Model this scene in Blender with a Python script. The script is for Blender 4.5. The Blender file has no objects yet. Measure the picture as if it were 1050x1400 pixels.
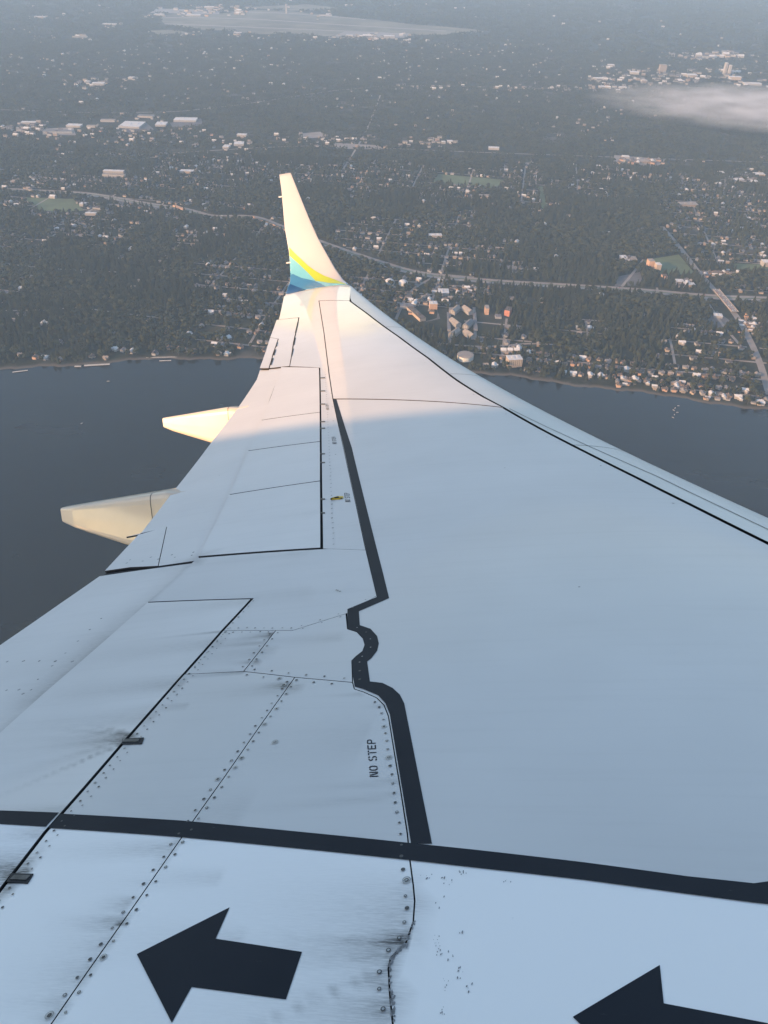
import bpy, bmesh, math, random
import numpy as np
from mathutils import Matrix, Vector
from mathutils.bvhtree import BVHTree
from mathutils.geometry import delaunay_2d_cdt
random.seed(7); rng = np.random.default_rng(7)
SC = bpy.context.scene
COL = SC.collection

# ------------------------------------------------------------------ camera
# The aircraft is in a left bank; the camera hangs just outside a cabin window at the world origin.
FPX = 1078.0                     # focal length in units of a 1050 x 1400 frame
HGT = 900.0                      # metres above the water
DEP = math.radians(38.0)         # the axis looks down by this much
ROLL = math.radians(1.5)
CAMB = np.array([-3.4099, 1.95, 1.3046])               # camera in aircraft axes (x forward, y left, z up)
def axes(yaw, pitch, roll):
    cy, sy, cp, sp, cr, sr = math.cos(yaw), math.sin(yaw), math.cos(pitch), math.sin(pitch), math.cos(roll), math.sin(roll)
    f = np.array([sy*cp, cy*cp, sp]); r = np.array([cy, -sy, 0.0]); u = np.cross(r, f)
    return r*cr + u*sr, -r*sr + u*cr, f
BR, BU, BF = axes(-0.2701, -0.1653, -0.0859)           # camera axes in aircraft axes
WR, WU, WF = axes(0.0, -DEP, ROLL)                     # camera axes in the world
ROT = np.column_stack([WR, WU, WF]) @ np.column_stack([BR, BU, BF]).T
TRN = -ROT @ CAMB
BODY = Matrix([[*ROT[i], TRN[i]] for i in range(3)] + [[0, 0, 0, 1]])
cam = bpy.data.cameras.new('camera'); camo = bpy.data.objects.new('camera', cam); COL.objects.link(camo)
camo.matrix_world = Matrix([[WR[i], WU[i], -WF[i], 0] for i in range(3)] + [[0, 0, 0, 1]])
cam.sensor_fit = 'VERTICAL'; cam.sensor_height = 36; cam.sensor_width = 27; cam.lens = FPX/1400*36
cam.clip_start = 0.05; cam.clip_end = 150000
SC.camera = camo

# ------------------------------------------------------------------ light
SUN_EL = math.radians(17.0)
SUN_BODY = 9.3                   # degrees above the wing axis, measured across the fuselage
def sun_dir():
    best = None
    for a in np.radians(np.arange(180, 270, 0.05)):    # from behind the tail round to straight behind the camera
        s = np.array([math.cos(SUN_EL)*math.cos(a), math.cos(SUN_EL)*math.sin(a), math.sin(SUN_EL)])
        b = ROT.T @ s
        e = abs(math.degrees(math.atan2(b[2], -b[1])) - SUN_BODY) if b[1] < 0 else 999
        if best is None or e < best[0]: best = (e, s)
    return best
SE, SUN = sun_dir()
print('SUN', SE, SUN, 'body', ROT.T @ SUN)
sl = bpy.data.lights.new('sun', 'SUN'); so = bpy.data.objects.new('sun', sl); COL.objects.link(so)
so.rotation_euler = Vector(SUN).to_track_quat('Z', 'Y').to_euler(); so.location = (0, 0, 60)
sl.energy = 3.9; sl.angle = math.radians(0.9); sl.color = (1.0, 0.56, 0.27)
wd = bpy.data.worlds.new('World'); SC.world = wd; wd.use_nodes = True
nt = wd.node_tree; nt.nodes.clear()
sky = nt.nodes.new('ShaderNodeTexSky'); sky.sky_type = 'NISHITA'; sky.sun_disc = False
sky.sun_elevation = SUN_EL; sky.sun_rotation = math.atan2(SUN[0], SUN[1]); sky.altitude = 600
sky.air_density = 1.0; sky.dust_density = 1.1; sky.ozone_density = 0.5
bg = nt.nodes.new('ShaderNodeBackground'); bg.inputs[1].default_value = 0.15
wo = nt.nodes.new('ShaderNodeOutputWorld')
nt.links.new(sky.outputs[0], bg.inputs[0]); nt.links.new(bg.outputs[0], wo.inputs[0])
vs = SC.view_settings; vs.view_transform = 'Standard'; vs.look = 'None'; vs.gamma = 1; vs.use_curve_mapping = False
vs.exposure = 1.2
SC.render.engine = 'CYCLES'
cy = SC.cycles; cy.use_denoising = True; cy.max_bounces = 6; cy.diffuse_bounces = 3; cy.glossy_bounces = 3
cy.volume_bounces = 1; cy.transmission_bounces = 2; cy.caustics_reflective = False; cy.caustics_refractive = False
cy.sample_clamp_indirect = 4.0

# ------------------------------------------------------------------ helpers
def tag(o, label=None, cat=None, group=None, kind=None):
    if label: o['label'] = label
    if cat: o['category'] = cat
    if group: o['group'] = group
    if kind: o['kind'] = kind
    return o
def empty(name, parent=None, loc=(0, 0, 0), rz=0.0):
    o = bpy.data.objects.new(name, None); COL.objects.link(o); o.parent = parent
    o.location = loc; o.rotation_euler = (0, 0, rz); o.empty_display_size = 1
    return o
def mesh_obj(name, verts, faces, mats, parent=None, smooth=False, midx=None):
    me = bpy.data.meshes.new(name)
    me.from_pydata([tuple(map(float, v)) for v in verts], [], [tuple(map(int, f)) for f in faces])
    if not isinstance(mats, (list, tuple)): mats = [mats]
    for m in mats: me.materials.append(m)
    if midx is not None: me.polygons.foreach_set('material_index', midx)
    if smooth: me.polygons.foreach_set('use_smooth', [True]*len(me.polygons))
    me.update()
    o = bpy.data.objects.new(name, me); COL.objects.link(o); o.parent = parent
    return o
class MB:
    """collects boxes and prisms into one mesh"""
    def __init__(s): s.v, s.f, s.m = [], [], []
    def poly(s, pts, faces, m=0):
        n = len(s.v); s.v += [tuple(p) for p in pts]
        for f in faces: s.f.append(tuple(i+n for i in f)); s.m.append(m)
    def box(s, x0, x1, y0, y1, z0, z1, m=0, mtop=None):
        p = [(x0,y0,z0),(x1,y0,z0),(x1,y1,z0),(x0,y1,z0),(x0,y0,z1),(x1,y0,z1),(x1,y1,z1),(x0,y1,z1)]
        s.poly(p, [(0,3,2,1),(0,1,5,4),(1,2,6,5),(2,3,7,6),(3,0,4,7)], m); s.poly(p[4:], [(0,1,2,3)], m if mtop is None else mtop)
    def gable(s, x0, x1, y0, y1, z0, z1, m=0):
        ym = (y0+y1)/2
        s.poly([(x0,y0,z0),(x1,y0,z0),(x1,y1,z0),(x0,y1,z0),(x0,ym,z1),(x1,ym,z1)], [(0,1,5,4),(2,3,4,5),(1,2,5),(3,0,4)], m)
    def cyl(s, cx, cy_, r, z0, z1, n=16, m=0, r2=None, cap=True, mcap=None):
        r2 = r if r2 is None else r2
        a = [2*math.pi*i/n for i in range(n)]
        p = [(cx+r*math.cos(t), cy_+r*math.sin(t), z0) for t in a] + [(cx+r2*math.cos(t), cy_+r2*math.sin(t), z1) for t in a]
        s.poly(p, [(i, (i+1) % n, n+(i+1) % n, n+i) for i in range(n)], m)
        if cap: s.poly(p[n:], [tuple(range(n))], m if mcap is None else mcap)
    def build(s, name, mats, parent=None, smooth=False): return mesh_obj(name, s.v, s.f, mats, parent, smooth, s.m)
def srgb(r, g, b): return tuple((c/255/12.92 if c/255 <= .04045 else ((c/255+.055)/1.055)**2.4) for c in (r, g, b)) + (1,)

class NT:
    def __init__(s, name):
        s.mat = bpy.data.materials.new(name); s.mat.use_nodes = True
        s.t = s.mat.node_tree; s.b = s.t.nodes['Principled BSDF']
    def n(s, typ, **kw):
        x = s.t.nodes.new(typ)
        for k, v in kw.items():
            if k.startswith('i_'):
                k = k[2:]; k = int(k) if k.isdigit() else k.replace('_', ' ')
                x.inputs[k].default_value = v
            else: setattr(x, k, v)
        return x
    def l(s, a, b): s.t.links.new(a, b)
    def ramp(s, fac, p0, c0, p1, c1):
        r = s.n('ShaderNodeValToRGB'); e = r.color_ramp.elements
        e[0].position = p0; e[0].color = c0; e[1].position = p1; e[1].color = c1
        s.l(fac, r.inputs[0]); return r.outputs[0]
    def mix(s, fac, a, b, mode='MIX'):
        m = s.n('ShaderNodeMix', data_type='RGBA', blend_type=mode)
        for sock, v in ((m.inputs[0], fac), (m.inputs[6], a), (m.inputs[7], b)):
            if hasattr(v, 'links'): s.l(v, sock)
            else: sock.default_value = v
        return m.outputs[2]
    def math(s, op, a, b=None):
        m = s.n('ShaderNodeMath', operation=op)
        for sock, v in ((m.inputs[0], a), (m.inputs[1], b)):
            if v is None: continue
            if hasattr(v, 'links'): s.l(v, sock)
            else: sock.default_value = v
        return m.outputs[0]
    def noise(s, scale, detail=3, co=None, rough=.55):
        x = s.n('ShaderNodeTexNoise', i_Scale=scale, i_Detail=detail, i_Roughness=rough)
        if co is not None: s.l(co, x.inputs['Vector'])
        return x.outputs['Fac']
    def coord(s, scale=(1, 1, 1), which='Object'):
        tc = s.n('ShaderNodeTexCoord'); mp = s.n('ShaderNodeMapping'); mp.inputs['Scale'].default_value = scale
        s.l(tc.outputs[which], mp.inputs[0]); return mp.outputs[0]
def plain(name, col, rough=.6, var=.12, scale=3.0, metal=0.0, coat=0.0, spec=.5):
    m = NT(name); c = col if len(col) == 4 else tuple(col)+(1,)
    nz = m.noise(scale, 4, m.coord())
    lo = tuple(v*(1-var) for v in c[:3])+(1,); hi = tuple(min(1, v*(1+var)) for v in c[:3])+(1,)
    m.l(m.ramp(nz, .3, lo, .7, hi), m.b.inputs['Base Color'])
    m.b.inputs['Roughness'].default_value = rough; m.b.inputs['Metallic'].default_value = metal
    m.b.inputs['Coat Weight'].default_value = coat; m.b.inputs['Coat Roughness'].default_value = .06
    m.b.inputs['Specular IOR Level'].default_value = spec
    return m.mat
M = {}
def wing_paint(name, base, coat, wear=1.0):
    """grey aircraft paint: soot streaks run fore and aft (x), fine scuffs, faint oil-canning in the gloss"""
    m = NT(name)
    co = m.coord((1, 1, 1)); big = m.noise(1.1, 3, co); stre = m.noise(1.0, 5, m.coord((1.2, 26, 8)), .7)
    fine = m.noise(1.0, 4, m.coord((25, 240, 60)), .7)
    c = m.mix(m.ramp(big, .3, (0, 0, 0, 1), .75, (1, 1, 1, 1)), tuple(v*.95 for v in base)+(1,), tuple(v*1.04 for v in base)+(1,))
    c = m.mix(m.math('MULTIPLY', m.ramp(stre, .52, (0, 0, 0, 1), .8, (1, 1, 1, 1)), .10*wear), c, (.30, .29, .27, 1))
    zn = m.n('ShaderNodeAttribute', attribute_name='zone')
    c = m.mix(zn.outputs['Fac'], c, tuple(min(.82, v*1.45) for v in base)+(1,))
    g = m.n('ShaderNodeAttribute', attribute_name='grime_and_bands')
    gs = m.math('MULTIPLY', g.outputs['Fac'], m.math('ADD', m.math('MULTIPLY', fine, 1.3), m.math('MULTIPLY', stre, .5)))
    gs = m.n('ShaderNodeClamp'); 
    m.l(m.math('MULTIPLY', g.outputs['Fac'], m.math('ADD', m.math('MULTIPLY', m.ramp(fine, .3, (0,0,0,1), .75, (1,1,1,1)), 1.3), .6)), gs.inputs[0])
    c = m.mix(gs.outputs[0], c, (.045, .042, .04, 1))
    # small dark scuffs
    sc = m.noise(9.0, 6, m.coord((3, 9, 3)), .75)
    c = m.mix(m.math('MULTIPLY', m.ramp(sc, .69, (0, 0, 0, 1), .76, (1, 1, 1, 1)), m.math('ADD', m.math('MULTIPLY', zn.outputs['Fac'], .28*wear), .04)), c, (.12, .115, .11, 1))
    m.l(c, m.b.inputs['Base Color'])
    m.l(m.math('ADD', m.math('MULTIPLY', stre, .14), .40), m.b.inputs['Roughness']); m.b.inputs['Specular IOR Level'].default_value = .3
    tcs = m.n('ShaderNodeTexCoord'); sp_ = m.n('ShaderNodeSeparateXYZ'); m.l(tcs.outputs['Object'], sp_.inputs[0]); span = m.n('ShaderNodeMapRange')   # the coat gets glossier towards the wing tip
    m.l(sp_.outputs[1], span.inputs[0]); span.inputs[1].default_value = 8.0; span.inputs[2].default_value = 12.5; span.inputs[3].default_value = .08; span.inputs[4].default_value = coat
    m.l(span.outputs[0], m.b.inputs['Coat Weight']); m.b.inputs['Coat Roughness'].default_value = .05
    bp = m.n('ShaderNodeBump', i_Strength=.16, i_Distance=.004); m.l(m.noise(3.0, 2, co), bp.inputs['Height'])
    b2 = m.n('ShaderNodeBump', i_Strength=.05, i_Distance=.001); m.l(m.noise(60, 3, co), b2.inputs['Height']); m.l(bp.outputs[0], b2.inputs['Normal'])
    m.l(b2.outputs[0], m.b.inputs['Normal']); m.l(bp.outputs[0], m.b.inputs['Coat Normal'])
    return m.mat
M['paint'] = wing_paint('wing_grey_paint', (.565, .552, .535), .8)
M['white_paint'] = wing_paint('spoiler_light_grey_paint', (.63, .61, .585), .8)
M['slat'] = wing_paint('slat_bare_metal', (.50, .51, .52), .2, .6)
M['slat'].node_tree.nodes['Principled BSDF'].inputs['Metallic'].default_value = .5
m = NT('black_line_paint'); n1 = m.noise(14, 6, m.coord((1, 4, 1)), .75); n2 = m.noise(3, 3, m.coord())
c = m.mix(m.ramp(n2, .3, (0,0,0,1), .7, (1,1,1,1)), (.006,.010,.018,1), (.012,.016,.024,1)); c = m.mix(m.math('MULTIPLY', m.ramp(n1, .64, (0,0,0,1), .76, (1,1,1,1)), .5), c, (.10,.105,.11,1))
m.l(c, m.b.inputs['Base Color']); m.b.inputs['Roughness'].default_value = .6; m.b.inputs['Specular IOR Level'].default_value = .2; M['black'] = m.mat
M['gap'] = plain('gap_sealant', (.025, .025, .027), .8, .2, 5)
M['rivet_dark'] = plain('fastener_head', (.07, .07, .072), .45, .3, 40, metal=.4)
M['rivet_ring'] = plain('fastener_ring', (.34, .34, .34), .4, .2, 40, metal=.5)
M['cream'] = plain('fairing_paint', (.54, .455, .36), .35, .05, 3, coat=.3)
M['winglet'] = plain('winglet_white_paint', (.43, .42, .405), .3, .03, 2, coat=.3)
M['yellow'] = plain('paint_yellow', (.36, .43, .03), .35, .04, 3, coat=.4)
M['lblue'] = plain('paint_light_blue', (.14, .39, .45), .35, .04, 3, coat=.4)
M['mblue'] = plain('paint_mid_blue', (.045, .17, .30), .35, .04, 3, coat=.4)
M['dblue'] = plain('paint_dark_blue', (.012, .055, .14), .35, .04, 3, coat=.4)
M['fus'] = plain('fuselage_white_paint', (.74, .75, .76), .3, .03, 1, coat=.4)
M['glass'] = plain('cabin_window_glass', (.02, .022, .025), .08, .1, 4)
M['orange_metal'] = plain('yellow_fitting', (.60, .40, .03), .4, .1, 30)

# ------------------------------------------------------------------ the wing surface, in aircraft axes
SPAN = 14.7; YT = 16.6
def chord(y):
    w = .6
    return 4.6295 - .2798*(y-5.2) + .347*w*np.log1p(np.exp(np.clip((5.2-y)/w, -40, 40)))
def zref(y):
    t = (y-1.9)/SPAN
    return math.tan(math.radians(6))*(y-1.9) + 1.0063*t*np.abs(t) + .8104*t**3 - .30
def project(P):
    d = np.asarray(P, float) - CAMB; k = d @ BF
    return np.array([525 + FPX*(d @ BR)/k, 700 - FPX*(d @ BU)/k])
LE_PX = np.array([(1050,712),(950,668),(850,619),(750,568),(660,518),(600,483),(545,443),(515,420),(491,402),(481,392),(469.5,383),(458,367),(446.7,347),(435,326),(422,297),(408.6,264),(399,240),(385,205)], float)
TE_PX = np.array([(-160,985),(0,874),(140,778),(190,725),(235,668),(290,598),(325,553),(350,516),(370,457),(382,425),(391,398),(396,385),(397,372),(395,345),(389,310),(385,262),(382,240),(379,215)], float)
def edge_x(y, z, poly, guess):
    """x of the point (x, y, z) that lies on an edge traced in the photograph"""
    lo, hi = guess-2.0, guess+2.0
    def g(x):
        p = project((x, y, z)); return p[0] - np.interp(p[1], poly[::-1, 1], poly[::-1, 0])
    a, b = g(lo), g(hi)
    if a*b > 0: return guess
    for _ in range(50):
        m = (lo+hi)/2; c = g(m)
        if a*c <= 0: hi = m
        else: lo, a = m, c
    return (lo+hi)/2
ys_ = np.linspace(4.2, YT, 40)
lx_ = np.array([edge_x(y, zref(y), LE_PX, -.5156*(y-1.9)) for y in ys_ if y > 7.2])
LEP = np.polyfit([y for y in ys_ if y > 7.2], lx_, 3)
def le_x(y):
    y = np.asarray(y, float); base = np.polyval(LEP, np.clip(y, 7.2, YT+.5)); sl_ = np.polyval(np.polyder(LEP), 7.2)
    return np.where(y < 7.2, base + sl_*(y-7.2) + np.where(y < 4.8, (4.8-y)*.25, 0), base)
def surf(x, y):
    ch = chord(y); c = np.maximum((le_x(y)-x)/ch, 0)
    return zref(y) + .115*np.sqrt(c)*(1-c)*ch - .02*ch*c + .004*c*ch*(y-1.9)/SPAN
def wing_pt(px, py):
    """the point of the wing's upper surface seen at a place in the photograph"""
    d = BF + BR*(px-525)/FPX + BU*(700-py)/FPX
    t = np.linspace(.6, 24, 900); P = CAMB + t[:, None]*d
    s = P[:, 2] - surf(P[:, 0], P[:, 1]); k = np.where((s[:-1] > 0) & (s[1:] <= 0))[0]
    if len(k) == 0:
        i = int(np.argmin(np.abs(s))); return CAMB + t[i]*d
    lo, hi = t[k[0]], t[k[0]+1]
    for _ in range(40):
        m = (lo+hi)/2; p = CAMB+m*d
        if p[2] - surf(p[0], p[1]) > 0: lo = m
        else: hi = m
    return CAMB + hi*d
def W2(px, py): return wing_pt(px, py)[:2]
te_pts = np.array([W2(*p) for p in [(0,874),(140,778),(190,725),(235,668),(290,598),(325,553),(350,516),(370,457),(382,425)]])
te_tip = edge_x(YT, float(surf(-9.2, YT)), TE_PX, -9.2)
TEY = np.r_[1.2, te_pts[:, 1], YT]; TEX = np.r_[te_pts[0, 0]+.02, te_pts[:, 0], te_tip]
print('TE', np.c_[TEY, TEX].round(2).tolist(), 'LE', le_x(np.array([1.9, 5, 8, 12, 16.6])).round(2))
def te_x(y): return np.interp(y, TEY, TEX)
def inset(poly, gaps):
    """move every edge of a polygon inwards by its own half gap"""
    gaps = list(gaps)+[gaps[-1]]*len(poly)
    P = np.array(poly, float); n = len(P); gaps = gaps[:n]; area = .5*sum(P[i, 0]*P[(i+1) % n, 1]-P[(i+1) % n, 0]*P[i, 1] for i in range(n))
    sgn = 1 if area > 0 else -1; out = []
    for i in range(n):
        a, b, c = P[i-1], P[i], P[(i+1) % n]
        d1 = (b-a)/(np.linalg.norm(b-a)+1e-12); d2 = (c-b)/(np.linalg.norm(c-b)+1e-12)
        n1 = sgn*np.array([-d1[1], d1[0]]); n2 = sgn*np.array([-d2[1], d2[0]]); g1, g2 = gaps[i-1]/2, gaps[i]/2
        det = n1[0]*n2[1]-n1[1]*n2[0]
        if abs(det) < .08: out.append(b + (n1*g1+n2*g2)/2)
        else:
            o = np.array([(g1*n2[1]-g2*n1[1])/det, (n1[0]*g2-n2[0]*g1)/det])
            L = np.linalg.norm(o); o = o if L < .05 else o*.05/L
            out.append(b+o)
    return np.array(out)
def densify(P, step):
    out = []
    for i in range(len(P)):
        a, b = P[i], P[(i+1) % len(P)]; n = max(1, int(np.linalg.norm(b-a)/step))
        out += [a+(b-a)*k/n for k in range(n)]
    return np.array(out)
def inside(P, x, y):
    r = np.zeros(x.shape, bool)
    for i in range(len(P)):
        (x0, y0), (x1, y1) = P[i-1], P[i]
        with np.errstate(divide='ignore', invalid='ignore'):
            r ^= ((y0 > y) != (y1 > y)) & (x < (x1-x0)*(y-y0)/(y1-y0)+x0)
    return r
def cdt(P, step, margin=.45):
    B = densify(P, step); x0, y0 = B.min(0); x1, y1 = B.max(0)
    gx, gy = np.meshgrid(np.arange(x0+step/2, x1, step), np.arange(y0+step/2, y1, step)); gx, gy = gx.ravel(), gy.ravel()
    k = inside(B, gx, gy); gx, gy = gx[k], gy[k]
    if len(gx):
        d = np.full(len(gx), 9e9)
        for b in B: d = np.minimum(d, (gx-b[0])**2+(gy-b[1])**2)
        k = d > (step*margin)**2; gx, gy = gx[k], gy[k]
    pts = [Vector(b) for b in B] + [Vector((a, b)) for a, b in zip(gx, gy)]
    r = delaunay_2d_cdt(pts, [], [list(range(len(B)))], 1, 1e-7)
    return np.array([tuple(v) for v in r[0]]), r[2], B
SEGS = []          # soot streaks and dark bands: (x, y, length aft, half width, strength, slant)
ZONE = None
def grime_and_bands_at(V):
    g = np.zeros(len(V))
    for x, y, L, w, s, sl_ in SEGS:
        dx = x - V[:, 0]; u = np.clip(dx/L, -.2, 1.5); wy = w*(1+1.3*np.clip(u, 0, 1))
        f = np.exp(-((V[:, 1]-y-sl_*dx)/wy)**2)*np.where(dx > 0, np.exp(-2.2*u)*(u < 1.4), np.exp(-(dx/.008)**2))
        g = np.maximum(g, s*f)
    return g
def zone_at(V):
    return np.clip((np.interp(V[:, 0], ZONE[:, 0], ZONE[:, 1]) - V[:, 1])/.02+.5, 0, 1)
def panel(name, pts, gaps, mat, parent, step=.12, lift=0.0, thick=.012, label=None):
    P = inset(pts, gaps if hasattr(gaps, '__len__') else [gaps]*len(pts))
    V, F, B = cdt(P, step)
    top = [(x, y, float(surf(x, y))+lift) for x, y in V]; n = len(top)
    area = sum((V[f[1]][0]-V[f[0]][0])*(V[f[2]][1]-V[f[0]][1])-(V[f[2]][0]-V[f[0]][0])*(V[f[1]][1]-V[f[0]][1]) for f in F)
    F = [tuple(f) if area > 0 else tuple(f[::-1]) for f in F]
    zb = [float(surf(x, y))+lift for x, y in B]; m = len(B)
    verts = top + [(B[i][0], B[i][1], zb[i]) for i in range(m)] + [(B[i][0], B[i][1], zb[i]-thick) for i in range(m)]
    sgn = sum(B[i-1][0]*B[i][1]-B[i][0]*B[i-1][1] for i in range(m)) > 0
    side = [(n+i, n+m+i, n+m+(i+1) % m, n+(i+1) % m) if sgn else (n+(i+1) % m, n+m+(i+1) % m, n+m+i, n+i) for i in range(m)]
    o = mesh_obj(name, verts, F+side, [mat, M['gap']], parent, False, [0]*len(F)+[1]*m)
    me = o.data; sm = [True]*len(F)+[False]*m; me.polygons.foreach_set('use_smooth', sm)
    VV = np.array(verts)
    a = me.attributes.new('grime_and_bands', 'FLOAT', 'POINT'); a.data.foreach_set('value', grime_and_bands_at(VV))
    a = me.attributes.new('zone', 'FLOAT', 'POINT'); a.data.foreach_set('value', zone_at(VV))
    if label: o['label'] = label
    return o
def decal_w(name, polys_xy, mat, parent, lift=.0012, step=.06):
    """flat paint that follows the wing surface, a millimetre proud of it"""
    v, f = [], []
    for P in polys_xy:
        V, F, _ = cdt(np.array(P), step); n = len(v)
        v += [(x, y, float(surf(x, y))+lift) for x, y in V]
        for t in F:
            a, b, c = V[t[0]], V[t[1]], V[t[2]]
            up = (b[0]-a[0])*(c[1]-a[1])-(c[0]-a[0])*(b[1]-a[1]) > 0
            f.append(tuple(i+n for i in (t if up else t[::-1])))
    return mesh_obj(name, v, f, mat, parent, True)
def pxs(*p): return [W2(*q) for q in p]

airplane = empty('airplane'); airplane.matrix_world = BODY
tag(airplane, 'grey airliner wing with black walkway lines and an upturned white winglet', 'airplane')

# --- loft under the panels: dark upper side (seen only in the gaps), grey underside
def lower(x, y):
    ch = chord(y); c = np.clip((le_x(y)-x)/ch, 0, 1)
    return zref(y) - .065*np.sqrt(c)*(1-c)*ch - .02*ch*c - .004
ns, nc = 60, 34; v, f, mi = [], [], []
Y = np.linspace(1.2, YT-.01, ns)
for y in Y:
    x0 = float(le_x(y)); x1 = float(te_x(y))+.012; u = (1-np.cos(np.linspace(0, math.pi, nc)))/2
    xs = x0 + (x1-x0)*u
    v += [(x, y, float(surf(x, y))-.011-.03*min(1, 3*(x0-x))) for x in xs] + [(x, y, min(float(lower(x, y)), float(surf(x, y))-.05)) for x in xs[::-1]]
m = 2*nc
for i in range(ns-1):
    for j in range(m):
        k = (j+1) % m; f.append((i*m+j, i*m+k, (i+1)*m+k, (i+1)*m+j)); mi.append(0 if j < nc-1 else 1)
f.append(tuple(range(m))); mi.append(1); f.append(tuple((ns-1)*m+j for j in range(m))[::-1]); mi.append(1)
wing = mesh_obj('wing', v, f, [M['gap'], M['cream']], airplane, True, mi)

# --- seams traced from the photograph
STRIPE_L = [(455,546),(470,612),(488,694),(506.7,780),(515,816.5),(475,833),(475,860),(488,864),(496.7,873),(499,881.7),(496,890),(487,897),(481,903),(482,923),(485,939),(498,943),(517,951),(527,962),(533,977),(540,1020),(550,1080),(562,1154)]
STRIPE_R = [(460,546),(481,612),(501,694),(522.7,780),(532,818),(490.7,836),(492,855),(506.7,860),(515.7,870),(518,880),(515.7,890),(508,900),(502,904.7),(505.7,932),(523,934),(537,941),(546.7,950),(552.7,962),(590.7,1154)]
LOW_U = [(-140,1103),(0,1110),(120,1115),(250,1122.7),(400,1137),(562,1153.5),(650,1162.7),(800,1180),(940,1199),(1031,1208.6),(1050,1206),(1180,1222)]
LOW_L = [(-140,1122),(0,1128.6),(120,1136),(250,1145.5),(400,1160),(562,1177),(650,1187),(800,1204),(940,1223),(1031,1235),(1050,1237),(1180,1255)]
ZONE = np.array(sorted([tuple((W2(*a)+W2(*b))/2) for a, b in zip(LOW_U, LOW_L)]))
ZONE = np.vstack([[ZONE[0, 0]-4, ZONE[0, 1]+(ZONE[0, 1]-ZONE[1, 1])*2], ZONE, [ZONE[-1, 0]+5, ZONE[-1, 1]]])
SEAM_E = [(482,933),(484.5,942),(497,946),(515,954),(525,964),(531,979),(538,1022),(548,1082),(557,1140),(560.5,1177),(565,1210),(567,1232),(565,1260),(555,1289),(542,1301),(534,1310),(531,1324),(533,1360),(537,1400)]
SEAM_A = [(403,926),(355,993),(307,1062),(262,1125),(247,1147),(180,1243),(120,1328),(70,1400)]
L1 = [(345,819),(305,862),(252,922),(206,974),(170,1015),(114,1080),(62,1139),(0,1219)]
SPTE = [(270,762),(200,824),(100,912),(0,1000)]
def ext(a, b, y=1.75):
    """carry the line a-b on to the fuselage"""
    t = (y-b[1])/(b[1]-a[1]); return b+(b-a)*t
pA, pE, pL1, pS = pxs(*SEAM_A), pxs(*SEAM_E), pxs(*L1), pxs(*SPTE)
pA.append(ext(pA[-3], pA[-1])); pE.append(ext(pE[-2], pE[-1])); pL1.append(ext(pL1[-3], pL1[-1])); pS.append(ext(pS[-3], pS[-1]))
# streaks of soot and grease, trailing aft
def streak(px, py, L, w, s, sl_=0.0): p = W2(px, py); SEGS.append((p[0], p[1], L, w, s, sl_))
for a in [(178,1011,.35,.018,.8,-.04),(395,937,.16,.012,.9,0),(372,870,.22,.008,.75,0),(362,879,.30,.005,.8,0),
          (332,919,.5,.006,.7,.01),(306,864,.4,.006,.5,0),(28,1196,.4,.035,.85,0),(165,1262,.16,.012,.8,0),(178,1236,.12,.02,.45,0),(558,1284,.22,.03,.75,0),(552,1291,.32,.014,.85,.03),
          (536,1305,.30,.02,.55,-.1),(533,1322,.7,.008,.5,-.62),(532,1345,.2,.02,.5,0),(534,1380,.25,.03,.55,0),(545,1068,.3,.010,.25,-.1),(540,1088,.45,.012,.22,-.12),
          (497,950,.15,.006,.3,0),(245,1150,.1,.012,.4,0),(150,1290,.2,.05,.28,0),(120,1330,.22,.06,.28,0),(535,1262,.1,.02,.35,0),(350,905,.12,.005,.6,0),(530,965,.08,.008,.4,0),
          (440,752,.6,.01,.25,0),(440,700,.5,.012,.2,0),(438,660,.4,.02,.18,0),(270,768,.5,.03,.25,0),(255,965,.4,.02,.2,0),(90,1108,.5,.02,.25,0),(20,1210,.5,.05,.6,0),(60,1140,.3,.04,.35,0)]: streak(*a)
for a in [(182,1012,.5,.035,.35,-.02),(28,1200,.9,.10,.55,0),(22,1190,.7,.03,.7,.04),(240,1160,.5,.03,.3,0),(330,1110,.9,.10,.10,0),(500,1010,.8,.12,.10,0),(560,1250,.5,.10,.28,0),(545,1300,.5,.05,.4,-.03),(530,1390,.5,.08,.3,0),(470,870,.5,.02,.25,0),(370,890,.5,.05,.22,0),(410,940,.4,.03,.3,0),(330,1290,.5,.05,.18,0),(300,1200,.5,.03,.15,0),(430,810,.8,.05,.12,0),(345,822,.8,.05,.2,0),(300,880,.9,.06,.22,0),(250,935,.9,.05,.25,0),(210,980,.8,.05,.2,0)]: streak(*a)
for i in range(90):                                     # light dirt trailing from the fasteners of the root panels
    t = rng.random(); a, b = (pE[9:], .35) if i % 2 else (pA[4:], .3)
    k = int(t*(len(a)-1)); q = a[k]+(a[k+1]-a[k])*rng.random()
    SEGS.append((q[0], q[1]+rng.normal(0, .01), rng.uniform(.05, .25), rng.uniform(.004, .014), rng.uniform(.1, b), rng.normal(0, .03)))
for a, b in zip(pS[:-1], pS[1:]):                       # darker band on the flap along the spoiler's trailing edge
    for t in np.linspace(0, 1, 14): q = a+(b-a)*t; SEGS.append((q[0]+.0, q[1]+rng.normal(0, .02), rng.uniform(.10, .22), .07, rng.uniform(.18, .42), 0))
for t in np.linspace(.3, .75, 8): q = pS[1]+(pS[3]-pS[1])*t; SEGS.append((q[0], q[1], .2, .07, .5, 0))
def streak_to(a, b, w, s_):                            # a thin run of soot between two traced points
    p, q = W2(*a), W2(*b); SEGS.append((p[0], p[1], (p[0]-q[0])*1.1, w, s_, (q[1]-p[1])/(p[0]-q[0])))
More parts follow.
